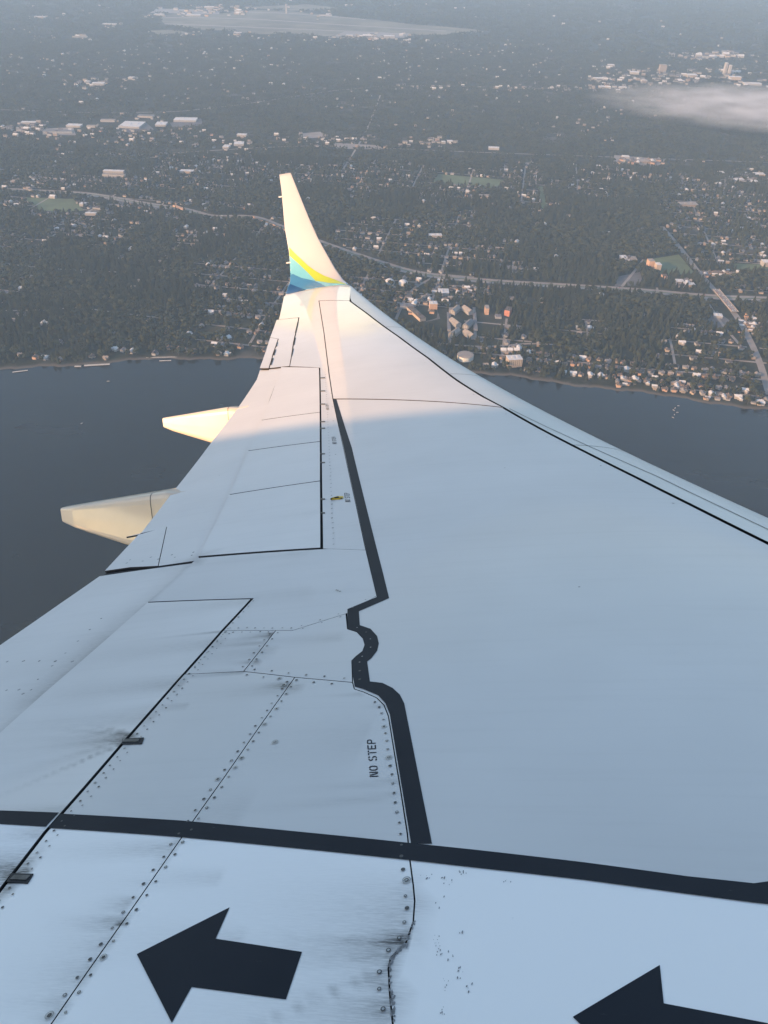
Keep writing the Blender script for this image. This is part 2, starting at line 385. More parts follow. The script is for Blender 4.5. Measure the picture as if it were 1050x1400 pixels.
for a in [((180,1013),(60,1064),.007,1.0),((180,1011),(75,1040),.010,.7),((180,1006),(95,1000),.009,.9),((178,1008),(60,1012),.016,.55),((180,1004),(120,992),.006,.7),((170,1012),(20,1060),.03,.3),((30,1196),(-20,1192),.03,.8),((40,1192),(-10,1170),.02,.6),
          ((533,1318),(440,1398),.007,.6),((556,1288),(470,1296),.012,.8),((552,1283),(440,1290),.02,.5),((545,1297),(480,1322),.008,.5),((376,866),(345,868),.006,.9),((362,876),(310,880),.006,.9),((332,919),(250,924),.006,.8),((395,936),(362,937),.010,.95),((165,1262),(130,1259),.010,.9)]: streak_to(*a)
cross1 = W2(688, 557); c0 = W2(455, 545.5)
SL = [(478,411),(500,427),(545,460),(585,489),(625,520),(660,542),(688,557),(740,586.5),(805,620),(870,652.5),(950,692.5),(1050,742.5)]
pSL = pxs(*SL)
e0 = pSL[-1]
def sl_in(y): return np.array([float(le_x(y)) - (float(le_x(e0[1]))-e0[0])*(1+.06*(e0[1]-y)), y])
pSL_in = [sl_in(y) for y in (4.9, 3.6, 1.75)]
WSEAM = pxs((436,411),(443,455),(450,512),(455,545.5))
wl = pxs(*STRIPE_L[1:13])
# main box skin, two panels
panel('skin_panel', WSEAM + [cross1] + pSL[6::-1], [.012]*3+[.03]+[.03]*6+[.03], M['paint'], wing, .2, label='outboard grey main skin panel between thin black seams')
ext_root = np.array([pSL_in[-1][0], 1.75])
panel('skin_panel', [c0, cross1] + pSL[7:] + pSL_in + pE[::-1] + wl[::-1][:0] + pxs((481,903),(487,897),(496,890),(499,881.7),(496.7,873),(488,864),(475,860),(474,837),(515,814.5),(500,752),(487,692),(470,615)),
      [.03]+[.036]*(len(pSL[7:])+len(pSL_in))+[.004]*(len(pE)+12), M['paint'], wing, .05, label='wide grey inboard main skin panel')
# fixed panels between the walkway line and the spoilers
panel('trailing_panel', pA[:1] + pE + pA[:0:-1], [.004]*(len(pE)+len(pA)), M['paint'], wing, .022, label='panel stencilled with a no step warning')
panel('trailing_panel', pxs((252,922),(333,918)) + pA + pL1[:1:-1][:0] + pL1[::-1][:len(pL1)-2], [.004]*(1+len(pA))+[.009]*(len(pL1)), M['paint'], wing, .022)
panel('access_panel', pxs((305,862),(377,862),(333,918),(252,922)), [.004, .005, .004, .009], M['paint'], wing, .03)
panel('access_panel', pxs((377,862),(400,862),(473,839),(475,860),(488,864),(496.7,873),(499,881.7),(496,890),(487,897),(481,903),(482,933),(403,926),(333,918)), .004, M['paint'], wing, .04)
panel('trailing_panel', pxs((440,750),(500,752),(515,814.5),(473,839),(400,862),(377,862),(305,862),(345,819),(200,824),(270,762)), [.004,.003,.003,.003,.003,.003,.010,.02,.012,.026], M['paint'], wing, .08)
tipA = np.array([te_tip, YT-.01]); tipB = np.array([float(le_x(YT))-.02, YT-.01])
panel('tip_panel', pxs((436,411),(443,455),(450,512),(455,545.5),(470,615),(487,692),(500,752),(440,750),(439,658),(438.6,604),(438.2,564),(437,503),(423,502),(396,501),(402,467),(409,434),(381,437)) + [tipA, tipB] + pxs((478,411)),
      [.012,.012,.012,.004,.004,.004,.003]+[.016]*5+[.01]*5+[.004]*4, M['paint'], wing, .2, label='narrow panel running out to the wing tip')
# spoilers
top_in = W2(384, 501)
sp = [((437,503),(438.2,564),(357,575),(384,502)), ((438.2,564),(438.6,604),(338.6,617),(357,575)), ((438.6,604),(439,658),(313,677),(338.6,617)), ((439,658),(440,750),(270,762),(313,677))]
for q in sp: panel('spoiler', pxs(*q), [.018, .015, .012, .015], M['white_paint'], wing, .15, lift=.004)
panel('ground_spoiler', pL1 + pS[:0:-1], [.014]*(len(pL1)-1)+[.004]+[.03]*(len(pS)-2)+[.02], M['white_paint'], wing, .02, lift=.004, label='large inboard spoiler with soot streaks behind its hinges')
# aileron and its tab, flaps
ail_o = np.array([float(te_x(W2(381, 437)[1])), W2(381, 437)[1]])
def teP(py): 
    px = np.interp(py, TE_PX[::-1, 1], TE_PX[::-1, 0]); return W2(px+.6, py)
panel('aileron', pxs((409,434),(402,467),(397,500),(368,503),(374,482),(380.6,463)) + [teP(461), teP(437)], [.03,.03,.01,.012,.012,.006,.003,.012], M['paint'], wing, .15, lift=-.003)
panel('aileron_tab', pxs((380.6,463),(374,482),(368,503)) + [teP(503), teP(461)], [.02,.02,.006,.003,.006], M['paint'], wing, .15, lift=-.004)
panel('aft_flap', pxs((397,500),(384,502),(370,540),(357,575),(338.6,617),(313,677),(270,762),(215,770)) + pxs((227,716),(270,652),(313,591),(353,531),(368,503)), [.01]+[.004]*6+[.012]+[.003]*5, M['white_paint'], wing, .15, lift=-.02)
panel('aft_flap', pxs((368,503),(353,531),(313,591),(270,652),(227,716)) + [W2(180,727), teP(725), teP(668), teP(598), teP(553), teP(516), teP(503)], [.004]*4+[.014]+[.003]*7, M['white_paint'], wing, .15, lift=-.03)
panel('aft_flap', pxs((227,716),(215,770)) + pxs((176,772)) + [teP(777), teP(752), teP(727)] , [.001,.02,.02,.003,.003,.014], M['white_paint'], wing, .15, lift=-.0215)
inb = [np.array([float(te_x(y)), y]) for y in (teP(874)[1]-.02, 3.0, 1.75)]
panel('inboard_flap', pS[:1] + pS[1:] + inb[::-1] + [teP(860), teP(820), teP(781)], [.006]*(len(pS)-1)+[.003]*(len(inb)+3)+[.02], M['white_paint'], wing, .1, lift=-.03, label='long inboard flap along the trailing edge')

# --- leading edge slats: bare metal nose, wrapping round under
def slat_line(y):
    L = np.array([np.array([float(le_x(YT))-.06, YT])] + pSL + pSL_in); o = np.argsort(L[:, 1]); return float(np.interp(y, L[o, 1], L[o, 0]))
def slat(y0, y1):
    v, f = [], []; ny = max(8, int((y1-y0)/.2)); nu = 22
    for y in np.linspace(y0, y1, ny):
        xa, xb = slat_line(y)+.016, float(le_x(y)); ch = float(chord(y))
        for u in np.linspace(0, 1, nu-8):
            x = xa+(xb-xa)*(1-(1-u)**2); v.append((x, y, float(surf(x, y))-.001))
        for u in np.linspace(0, 1, 9)[1:]:
            x = xb-.10*ch*u**1.6; v.append((x, y, float(zref(y))-.065*math.sqrt((xb-x)/ch)*ch*.9-.006))
    for i in range(ny-1):
        for j in range(nu-1): f.append((i*nu+j, i*nu+j+1, (i+1)*nu+j+1, (i+1)*nu+j)[::-1])
    o = mesh_obj('slat', v, f, M['slat'], wing, True)
    for nm in ('grime_and_bands', 'zone'): o.data.attributes.new(nm, 'FLOAT', 'POINT')
    return o
ycuts = [1.8, 5.2, 8.05, 10.9, 13.7, YT+.004]
for a, b in zip(ycuts[:-1], ycuts[1:]): slat(a+.006, b-.006)
# thin skirt line of the slats (nearer the nose) and small joint fittings
def xy_strip(pts, w):
    P = np.array(pts); out = []
    for i in range(len(P)-1):
        d = P[i+1]-P[i]; d = d/np.linalg.norm(d); n = np.array([-d[1], d[0]])*w/2; out.append([P[i]-n, P[i+1]-n, P[i+1]+n, P[i]+n])
    return out
yl = np.linspace(4.2, 9.3, 16)
decal_w('slat_seam', xy_strip([(slat_line(y)+(.16 if y < 7 else .16*(9.6-y)/2.6+.02), y) for y in yl], .006), M['gap'], wing, .0008, .4)
# --- black lines, arrows, stencils
S = [W2(*p) for p in STRIPE_L] + [W2(*p) for p in STRIPE_R[::-1]]
decal_w('walkway_line', [S], M['black'], wing, .0014, .05)
decal_w('walkway_line', [pxs((82,1113.1), *LOW_U[2:]) + pxs(*LOW_L[:1:-1], (64,1132.5))], M['black'], wing, .0022, .05)
decal_w('walkway_line', [pxs(*LOW_U[:2], (81,1113), (63,1132.4), *LOW_L[1::-1])], M['black'], wing, .0058, .05)
arr = [(187,1305),(314,1241),(295,1284),(413,1302),(391,1367),(262,1350),(235,1399)]
A1 = np.array(pxs(*arr)); decal_w('arrow_marking', [A1], M['black'], wing, .0014, .04)
B3 = np.array(pxs((783,1391),(902,1320),(907.5,1372.5)))
Tm = np.linalg.solve(np.c_[A1[:3], np.ones(3)], B3); A2 = np.c_[A1, np.ones(len(A1))] @ Tm
decal_w('arrow_marking', [A2], M['black'], wing, .0014, .04)
STEN = {'N': [[(0,0),(.16,0),(.16,1),(0,1)], [(.64,0),(.8,0),(.8,1),(.64,1)], [(.2,.98),(.36,.98),(.6,.06),(.44,.06)]],
 'O': [[(.34,0),(.2,.02),(.06,.14),(0,.34),(0,.66),(.06,.86),(.2,.98),(.34,1),(.34,.85),(.22,.8),(.16,.64),(.16,.36),(.22,.2),(.34,.15)], [(.46,0),(.6,.02),(.74,.14),(.8,.34),(.8,.66),(.74,.86),(.6,.98),(.46,1),(.46,.85),(.58,.8),(.64,.64),(.64,.36),(.58,.2),(.46,.15)]],
 'S': [[(0,.16),(.1,.03),(.34,0),(.34,.15),(.2,.17),(.14,.24)], [(.46,0),(.66,.03),(.8,.18),(.8,.36),(.68,.5),(.46,.56),(.46,.42),(.6,.36),(.64,.28),(.58,.18),(.46,.15)], [(.34,.44),(.34,.58),(.2,.64),(.16,.72),(.22,.82),(.34,.85),(.34,1),(.14,.97),(0,.82),(0,.64),(.12,.5)], [(.46,.85),(.6,.83),(.66,.76),(.8,.84),(.7,.97),(.46,1)]],
 'T': [[(0,.85),(.33,.85),(.33,1),(0,1)], [(.47,.85),(.8,.85),(.8,1),(.47,1)], [(.32,0),(.48,0),(.48,.8),(.32,.8)]],
 'E': [[(0,0),(.16,0),(.16,1),(0,1)], [(.2,0),(.75,0),(.75,.15),(.2,.15)], [(.2,.43),(.66,.43),(.66,.57),(.2,.57)], [(.2,.85),(.75,.85),(.75,1),(.2,1)]],
 'P': [[(0,0),(.16,0),(.16,1),(0,1)], [(.2,.85),(.44,.85),(.44,1),(.2,1)], [(.2,.4),(.44,.4),(.44,.55),(.2,.55)], [(.48,.4),(.66,.43),(.78,.56),(.8,.72),(.77,.86),(.66,.97),(.48,1),(.48,.85),(.6,.82),(.64,.74),(.64,.66),(.6,.58),(.48,.55)]]}
def stencil(name, text, quad, parent):
    """quad: photo points of base start, base end, cap end, cap start"""
    q = [np.array(W2(*p)) for p in quad]; total = len(text)*1.0-.2 - .35*text.count(' '); polys = []; x = 0
    for ch in text:
        if ch == ' ': decal_w(name, polys, M['black'], parent, .0011, .5); polys = []; x += .65; continue
        for P in STEN[ch]:
            pp = []
            for u, w in P:
                s = (x+u)/total; pp.append((q[0]*(1-s)+q[1]*s)*(1-w)+(q[3]*(1-s)+q[2]*s)*w)
            polys.append(pp)
        x += 1.0
    return decal_w(name, polys, M['black'], parent, .0011, .5)
stencil('stencil_lettering', 'NO STEP', [(517.5,1062),(513.2,1011),(501.5,1011.5),(505.5,1062.5)], wing)
stencil('stencil_lettering', 'NO STEP', [(479.5,686.5),(477.5,674),(470.5,674),(472,686.5)], wing)
stencil('stencil_lettering', 'NO STEP', [(460.5,607),(459,597.5),(453.5,597.5),(454.5,607)], wing)
stencil('stencil_lettering', 'NO STEP', [(450,560),(449,553),(445,553),(446,560)], wing)
# --- fasteners: too small to pick apart, one mesh of countersunk heads
rv = MB()
def head(x, y, r, ring=False):
    if not (1.9 < y < YT-.1): return
    z = float(surf(x, y)); n = 8; e = .02
    du = Vector((e, 0, float(surf(x+e, y))-z)).normalized(); dv = Vector((0, e, float(surf(x, y+e))-z)).normalized(); up = du.cross(dv)
    c = Vector((x, y, z))
    if ring:
        p = [c+up*.0030+(du*math.cos(2*math.pi*i/12)+dv*math.sin(2*math.pi*i/12))*k for k in (r*1.9, r*1.35) for i in range(12)]
        rv.poly(p, [(i, (i+1) % 12, 12+(i+1) % 12, 12+i) for i in range(12)], 1)
    a0 = rng.random()*6
    p = [c+up*(.0026+.0002*k)+(du*math.cos(a0+2*math.pi*i/n)+dv*math.sin(a0+2*math.pi*i/n))*rr for k, rr in ((0, r), (1, r*.6)) for i in range(n)]
    rv.poly(p, [(i, (i+1) % n, n+(i+1) % n, n+i) for i in range(n)], 0); rv.poly(p[n:], [tuple(range(n))], 1 if rng.random() < .45 else 0)
def row(pts, off, sp_, r=.0042, ring=.0, phase=0.0, jit=.0015, skip=0.0):
    P = np.array(pts); L = np.r_[0, np.cumsum(np.linalg.norm(np.diff(P, axis=0), axis=1))]
    for s in np.arange(sp_*(.5+phase), L[-1], sp_):
        k = min(len(P)-2, int(np.searchsorted(L, s)-1)); d = (P[k+1]-P[k])/(L[k+1]-L[k]+1e-9); q = P[k]+d*(s-L[k])+np.array([-d[1], d[0]])*off
        if rng.random() < skip: continue
        head(q[0]+rng.normal(0, jit), q[1]+rng.normal(0, jit), r*1.12*rng.uniform(.75, 1.15), rng.random() < ring)
row(pA, .017, .050, .0046, .12); row(pA, -.017, .050, .0046, .12, .2)
row(pE[3:], -.019, .046, .0048, .2)
row(pL1[1:], .026, .048, .0040); row(pL1[1:], .055, .048, .0036, 0, .5, .001, .05); row(pL1[:3], .02, .06, .004)
row(pxs((305,862),(400,862)), .02, .05, .0040); row(pxs((305,862),(377,862)), -.02, .05, .0040)
row(pxs((400,862),(473,839),(512,816)), .016, .09, .0038); row(pxs((400,862),(473,839)), -.02, .09, .0038)
row(pxs((377,862),(333,918)), .02, .06, .0045); row(pxs((377,862),(333,918)), -.02, .06, .005)
row(pxs((333,918),(403,926),(481,933)), .022, .09, .0042); row(pxs((333,918),(403,926),(481,933)), -.024, .085, .0046, .2)
row(pxs((475,860),(488,864),(496.7,873),(499,881.7),(496,890),(487,897),(481,903),(482,933)), .03, .07, .0044)
row(pxs((205,824),(345,818)), -.03, .12, .005); row(pxs((275,762),(440,750)), .04, .14, .006)
row(pxs((440,752),(437,505)), -.07, .10, .0055); row(pxs((438,640),(437,505)), -.13, .6, .006)
row(pxs((268,763),(150,777)), -.05, .13, .007); row(pxs((268,763),(150,777)), -.1, .17, .007)
row(pxs((0,905),(130,905)), 0, .12, .007); row(pxs((20,960),(140,845)), 0, .13, .006); row(pxs((0,945),(60,943)), 0, .08, .006)
row(pxs((485,420),(545,463),(688,558),(870,655),(1050,745)), -.06, .9, .006, 0); 
for p in [(462,808),(460,807),(465,809),(792,803),(690,640),(300,650)]: q = W2(*p); head(q[0], q[1], .005)
for p in [(388,937),(556,1204),(376,1015)]: q = W2(*p); head(q[0], q[1], .0062, True)
o = rv.build('fasteners', [M['rivet_dark'], M['rivet_ring']], wing); o['kind'] = 'stuff'
# chipped paint on the root panel and ragged sealant along its seam
cp = MB()
def chip(x, y, r):
    n = 6; a0 = rng.random()*6; z = float(surf(x, y)); st_ = rng.uniform(1, 2.6)
    q = []
    for i in range(n):
        k = r*rng.uniform(.5, 1.2); dx, dy = k*math.cos(a0+i*1.047), k*st_*math.sin(a0+i*1.047); q.append((x+dx, y+dy, float(surf(x+dx, y+dy))+.0012))
    cp.poly(q, [tuple(range(n))])
for px, py, n_, sx_, sy_ in [(597,1288,9,4,9),(601,1302,8,3,7),(629,1330,7,3,8),(609,1347,8,4,8),(632,1192,6,6,5),(612,1205,8,10,7),(586,1200,6,7,5),(690,1205,4,8,4),(632,1275,4,3,4),(618,1310,4,4,6),(605,1385,6,5,8),(640,1350,4,6,6),(600,1240,4,8,10)]:
    for _ in range(n_): q = W2(px+rng.normal(0, sx_*.6), py+rng.normal(0, sy_*.6)); chip(q[0], q[1], rng.uniform(.0005, .0020))
for _ in range(90):
    t = rng.random(); i = min(int(t*6), 5); q = pE[-8+i]+(pE[-7+i]-pE[-8+i])*rng.random(); chip(q[0]+rng.uniform(0, .006), q[1]+rng.normal(0, .004), rng.uniform(.001, .0042))
M['chip'] = plain('chipped_paint_primer', (.20, .20, .205), .7, .5, 60)
o = cp.build('paint_chips', M['chip'], wing); o['kind'] = 'stuff'
# hinge fittings, black bracket recesses, the yellow lashing eye
def block(name, quad, h, mat, lift=0.0):
    q = [np.array([*W2(*p), 0]) for p in quad]; n = len(q)
    for k in q: k[2] = float(surf(k[0], k[1]))+lift
    v = [tuple(k) for k in q]+[tuple(k+np.array([0, 0, h])) for k in q]
    a = sum(q[i-1][0]*q[i][1]-q[i][0]*q[i-1][1] for i in range(n)) > 0
    f = [tuple(range(n, 2*n))] + [(i, (i+1) % n, n+(i+1) % n, n+i) for i in range(n)]
    return mesh_obj(name, v, f if a else [t[::-1] for t in f], mat, wing)
block('hinge_bracket', [(168,1011),(197,1009.5),(194,1018),(166,1018.5)], .003, M['gap'], .001)
block('hinge_bracket', [(170,1013),(191,1012),(189,1016),(168,1016.5)], .005, M['rivet_dark'], .002)
block('hinge_bracket', [(16,1195.5),(46,1196),(38,1209),(9,1207)], .003, M['gap'], .001)
block('hinge_bracket', [(20,1199),(42,1199.5),(36,1206),(14,1205)], .006, M['rivet_dark'], .002)
for y in (517, 535, 553, 577, 586, 621, 633, 683, 702): block('hinge_fitting', [(437.5,y-.7),(444.5,y-.9),(444.5,y+.4),(437.5,y+.6)], .003, M['rivet_dark'], .002)
for a, b in [((407.5,440),(404,455)), ((403.6,462),(401.5,472)), ((400.8,477),(398.6,487)), ((379,468),(377.2,474)), ((376.4,478),(374,486)), ((373,490),(370,499))]:
    block('hinge_fitting', [(a[0]-.7,a[1]),(a[0]+.7,a[1]),(b[0]+.7,b[1]),(b[0]-.7,b[1])], .003, M['gap'], .002)
pc = wing_pt(460, 683.5); ey = MB(); nn = 14
for k, (r0, r1, h0, h1) in enumerate([(.046, .042, 0, .012), (.042, .016, .012, .016), (.016, .013, .016, .008)]):
    p = [(pc[0]+r*math.cos(math.pi*i/nn), pc[1]+.001+2.4*r*math.sin(math.pi*i/nn), pc[2]+.002+h) for r, h in ((r0, h0), (r1, h1)) for i in range(nn+1)]
    ey.poly(p, [(i, i+1, nn+2+i, nn+1+i) for i in range(nn)], 0 if k < 2 else 1)
ey.poly([(pc[0]+.034, pc[1]+.001, pc[2]+.002),(pc[0]-.034, pc[1]+.001, pc[2]+.002),(pc[0]-.03, pc[1]+.001, pc[2]+.012),(pc[0]+.03, pc[1]+.001, pc[2]+.012)], [(0,1,2,3)], 0)
ey.build('lashing_eye', [M['orange_metal'], M['gap']], wing)['label'] = 'small yellow half-round lashing eye'

# --- winglet: the tip bends up through an arc
zt = float(surf(-8.6, YT)); th0 = math.atan((zref(YT)-zref(YT-.2))/.2); th1 = math.radians(83); RAD = .95
def path(s):
    La = RAD*(th1-th0)
    if s < La:
        t = th0+s/RAD; return YT+RAD*(math.sin(t)-math.sin(th0)), RAD*(math.cos(th0)-math.cos(t)), t
    y, z, _ = YT+RAD*(math.sin(th1)-math.sin(th0)), RAD*(math.cos(th0)-math.cos(th1)), 0
    return y+(s-La)*math.cos(th1), z+(s-La)*math.sin(th1), th1
zc = float(zref(YT)); Ltot = 1.6
while project((te_tip-.3, path(Ltot)[0], zc+path(Ltot)[1]))[1] > 241 and Ltot < 4.5: Ltot += .01
print('winglet length', Ltot, path(Ltot), 'tip body', zc)
v, f = [], []; nsec, nc = 44, 20; gl, gt = float(le_x(YT)), te_tip
for i in range(nsec):
    s = Ltot*i/(nsec-1); y, dz, th = path(s); b = min(1, s/.5)
    zl = zc+dz; zt_ = zc+dz+(zt-zc)*(1-b)*.0
    xl = edge_x(y, zl, LE_PX, gl); xt = edge_x(y, zl, TE_PX, gt)
    if i == 0: xl, xt = float(le_x(YT)), te_tip
    gl, gt = xl, xt; ch = xl-xt; nrm = np.array([0, -math.sin(th), math.cos(th)])
    for j in range(2*nc):
        up = j < nc; c = (j/nc) if up else (2*nc-j)/nc; c = (1-math.cos(math.pi*c))/2
        base = .115*math.sqrt(c)*(1-c)*ch-.02*ch*c+.004*c*ch if up else -.065*math.sqrt(c)*(1-c)*ch-.02*ch*c
        thin = (.045 if up else -.045)*math.sqrt(c)*(1-c)*ch*1.5
        tt = (base*(1-b)+thin*b) - (.0 if up else .004)
        v.append(np.array([xl-ch*c, y, zl])+nrm*tt)
    if i:
        for j in range(2*nc):
            k = (j+1) % (2*nc); f.append(((i-1)*2*nc+j, i*2*nc+j, i*2*nc+k, (i-1)*2*nc+k)[::-1])
f.append(tuple((nsec-1)*2*nc+j for j in range(2*nc)))
winglet = mesh_obj('winglet', v, f, M['winglet'], airplane, True)
winglet['label'] = 'white upturned winglet with yellow and blue paint at its foot'
bvh = BVHTree.FromPolygons([tuple(a) for a in v], f)
foot = np.array([project(v[2*nc+j]) for j in range(nc+1)]); foot = foot[np.argsort(foot[:, 0])]     # the line where the winglet leaves the wing, as seen from the cabin
def decal_b(name, px, mat, step=2.5, lift=.003):
    V, F, _ = cdt(np.array(px, float), step); out = []
    V[:, 1] = np.minimum(V[:, 1], np.interp(V[:, 0], foot[:, 0], foot[:, 1])-.3)
    for x, y in V:
        hit = None
        for dx, dy in ((0,0),(1,0),(-1,0),(2,0),(-2,0)):
            d = BF+BR*(x+dx-525)/FPX+BU*(700-y-dy)/FPX; h = bvh.ray_cast(Vector(CAMB), Vector(d))
            if h[0] is not None: hit = h; break
        if hit is None: out.append(None); continue
        n = hit[1] if hit[1].dot(Vector(d)) < 0 else -hit[1]
        out.append(tuple(hit[0]+n*lift))
    ok = [i for i, p in enumerate(out) if p is not None]; mp = {i: k for k, i in enumerate(ok)}
    F = [tuple(mp[i] for i in t) for t in F if all(i in mp for i in t)]
    o = mesh_obj(name, [out[i] for i in ok], F, mat, winglet, True)
    return o
# paint at the foot of the winglet
YB = [(395.6,338),(403,346),(410.5,353),(421,363),(431.4,370.5),(443,377),(454,381),(471,387.4),(480,392)]
decal_b('paint_stripe', YB + [(471,388.8),(450,387),(431.4,384),(422,374),(408.6,361),(395.8,349.5)], M['yellow'], 2.5, .004)
decal_b('paint_stripe', [(395.8,347),(408.6,359),(422,372),(431.4,384),(429,386),(412,382),(397.2,375)], M['lblue'], 2.5, .003)
decal_b('paint_stripe', [(429,382),(450,386),(471,388),(474,402),(449.5,402),(437,388)], M['lblue'], 2.5, .0028)
decal_b('paint_stripe', [(397.2,373),(412,380),(430,384),(439,388),(449.5,394.5),(458,402),(390,402),(396.4,386)], M['mblue'], 2.5, .0034)
decal_b('paint_stripe', [(396.6,388.3),(406.7,392.3),(417,396),(424,402),(389,402)], M['dblue'], 2.5, .0042)
decal_b('paint_stripe', [(473,386),(478,391),(485,397),(491,402),(473,402)], M['mblue'], 2.5, .0038)
for px, py in ((384.5,268),(394.5,358)):               # two static wicks on its trailing edge
    p0 = np.array([edge_x(path(Ltot*.5)[0], 0, TE_PX, te_tip-.2), 0, 0]); best = None
    for i in range(nsec):
        q = np.array(v[i*2*nc+nc]); e = np.abs(project(q)-np.array([px, py])).sum()
        if best is None or e < best[0]: best = (e, q)
    q = best[1]; w = MB(); w.box(q[0]-.07, q[0]+.02, q[1]-.012, q[1]+.012, q[2]-.012, q[2]+.012); w.build('static_wick', M['rivet_ring'], winglet)

# --- flap track fairings: canoes hung under the flaps, reaching aft of the trailing edge
def fairing(tip_px, te_px, hw, hh, fl):
    p = wing_pt(*te_px); yc = p[1]; z0 = p[2]-.02
    def x_at(px, z):                                   # x at this span where a column of the photo is met
        lo, hi = p[0]-3.5, p[0]+.5
        for _ in range(50):
            m = (lo+hi)/2
            if project((m, yc, z))[0] > px: hi = m
            else: lo = m
        return (lo+hi)/2
    zt_ = z0-.12; xt = x_at(tip_px[0], zt_)
    for _ in range(30):
        pr = project((xt, yc, zt_)); zt_ += (pr[1]-tip_px[1])*.006; xt = x_at(tip_px[0], zt_)
    xf = p[0]+1.7; n = 20; v, f = [], []; na = 24
    for i in range(n+1):
        u = i/n; x = xt+(xf-xt)*u; aft = min(1, (x-xt)/(p[0]-xt+.25))
        ztop = zt_+(z0+.0-zt_)*min(1, (x-xt)/(p[0]-xt)) if x < p[0] else min(z0, float(surf(x, yc))-.05)
        w = hw*(.40+.60*aft**.8) * (1 if u < .75 else math.cos((u-.75)/.25*1.2)); h = hh*(.20+.80*aft)*(1 if u < .7 else math.cos((u-.7)/.3*1.3))
        if i == 0: w *= .9; h *= .9
        for j in range(na):
            t = 2*math.pi*j/na; c, s = math.cos(t), math.sin(t); e = .30
            v.append((x, yc+w*math.copysign(abs(c)**e, c), ztop-h/2+h/2*math.copysign(abs(s)**e, s)))
        if i:
            for j in range(na): k = (j+1) % na; f.append(((i-1)*na+j, (i-1)*na+k, i*na+k, i*na+j)[::-1])
    f.append(tuple(range(na))); f.append(tuple(n*na+j for j in range(na))[::-1])
    o = mesh_obj('flap_track_fairing', v, f, M['cream'], airplane, False)
    b = o.modifiers.new('b', 'BEVEL'); b.width = .006; b.segments = 2; b.limit_method = 'ANGLE'; b.angle_limit = .6
    # band seam near the trailing edge
    k = int(n*.36)
    sv = []; sf = []
    for dx in (-.004, .004):
        for j in range(na):
            q = np.array(v[k*na+j]); c = np.array([q[0], yc, np.mean([v[k*na+i][2] for i in range(na)])]); sv.append(c+(q-c)*1.006+np.array([dx, 0, 0]))
    sf = [(j, (j+1) % na, na+(j+1) % na, na+j) for j in range(na)]
    mesh_obj('band_seam', sv, sf, M['rivet_dark'], o)
    return o
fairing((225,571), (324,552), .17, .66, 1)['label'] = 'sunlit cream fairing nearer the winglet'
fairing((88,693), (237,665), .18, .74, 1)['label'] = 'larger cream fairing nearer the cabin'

# --- fuselage: behind the camera, throws its shadow over the inner wing
FC, FR = .62, 1.88
st = [(16.5,.02,-.55),(16.2,.35,-.5),(15.3,.85,-.38),(14,1.3,-.2),(12,1.72,-.05),(10,1.88,0),(0,1.88,0),(-8,1.88,0),(-11,1.86,.02),(-14,1.62,.22),(-17,1.2,.55),(-20,.72,.88),(-22,.3,1.1),(-22.5,.08,1.15)]
v, f = [], []; na = 64
for i, (x, r, dz) in enumerate(st):
    for j in range(na):
        t = 2*math.pi*j/na; s = math.sin(t); v.append((x, r*math.cos(t), FC+dz+r*s*(1.0 if s > 0 else 1.13)))
    if i:
        for j in range(na): k = (j+1) % na; f.append(((i-1)*na+j, (i-1)*na+k, i*na+k, i*na+j))
fus = mesh_obj('fuselage', v, f, M['fus'], airplane, True); fus['label'] = 'white fuselage with a row of cabin windows'
wz = CAMB[2]-.02; wt = math.asin((wz-FC)/FR); n = 18; base = None
for x in np.arange(-9.0, 9.1, .508):
    if base is None:
        vv = []
        for i in range(n):
            t = 2*math.pi*i/n; a, b = .115*math.copysign(abs(math.cos(t))**.6, math.cos(t)), .165*math.copysign(abs(math.sin(t))**.6, math.sin(t))
            ang = wt+b/FR; vv.append((a, (FR+.004)*math.cos(ang), FC+(FR+.004)*math.sin(ang)))
        o = mesh_obj('cabin_window', vv, [tuple(range(n))], M['glass'], fus); base = o
    else: o = base.copy(); COL.objects.link(o); o.parent = fus
    o.location = (float(x), 0, 0)

# ================================================================== the land and the water below
WZ = -HGT; K = HGT/620
SHORE_PX = [(-400,530),(-200,520),(-60,511),(0,507),(60,502),(130,497),(200,492),(330,490),(430,494),(560,501),(690,514),(760,524),(830,531),(900,541),(960,549),(1050,561),(1150,572),(1300,590),(1500,615)]
def ray(px, py): return WF + WR*(px-525)/FPX + WU*(700-py)/FPX
def hit(px, py, h): d = ray(px, py); return d*((WZ+h)/d[2])
SH = np.array([hit(px, py, 0)[:2] for px, py in SHORE_PX])
def shore_y(x):
    x = np.asarray(x, float); return np.interp(x, SH[:, 0], SH[:, 1]) + 5*np.sin(x*.021+1)+3.5*np.sin(x*.067)+2*np.sin(x*.19+2)
def land_h(x, y):
    d = y-shore_y(x); s = np.clip((d-25)/260, 0, 1)
    return np.clip(d/5, -8, 2.4) + 14*s*s*(3-2*s)
def G(px, py):
    h = 16.2
    for _ in range(4): p = hit(px, py, h); h = max(0.0, float(land_h(p[0], p[1])))
    return np.array([p[0], p[1], WZ+h])
def projw(P):
    P = np.asarray(P, float); k = P @ WF; return 525+FPX*(P @ WR)/k, 700-FPX*(P @ WU)/k
def mpp(p): return float(np.linalg.norm(p))/FPX
def in_view(x, y, m=10):
    a, b = projw(np.c_[x, y, np.full(len(x), WZ+16.0)])
    le = np.interp(b, LE_PX[::-1, 1], LE_PX[::-1, 0], right=2000); te = np.interp(b, TE_PX[::-1, 1], TE_PX[::-1, 0])
    hid = (b > 236) & (a > te-6) & (a < le+6)
    return (a > -m) & (a < 1050+m) & (b > -m) & ~hid

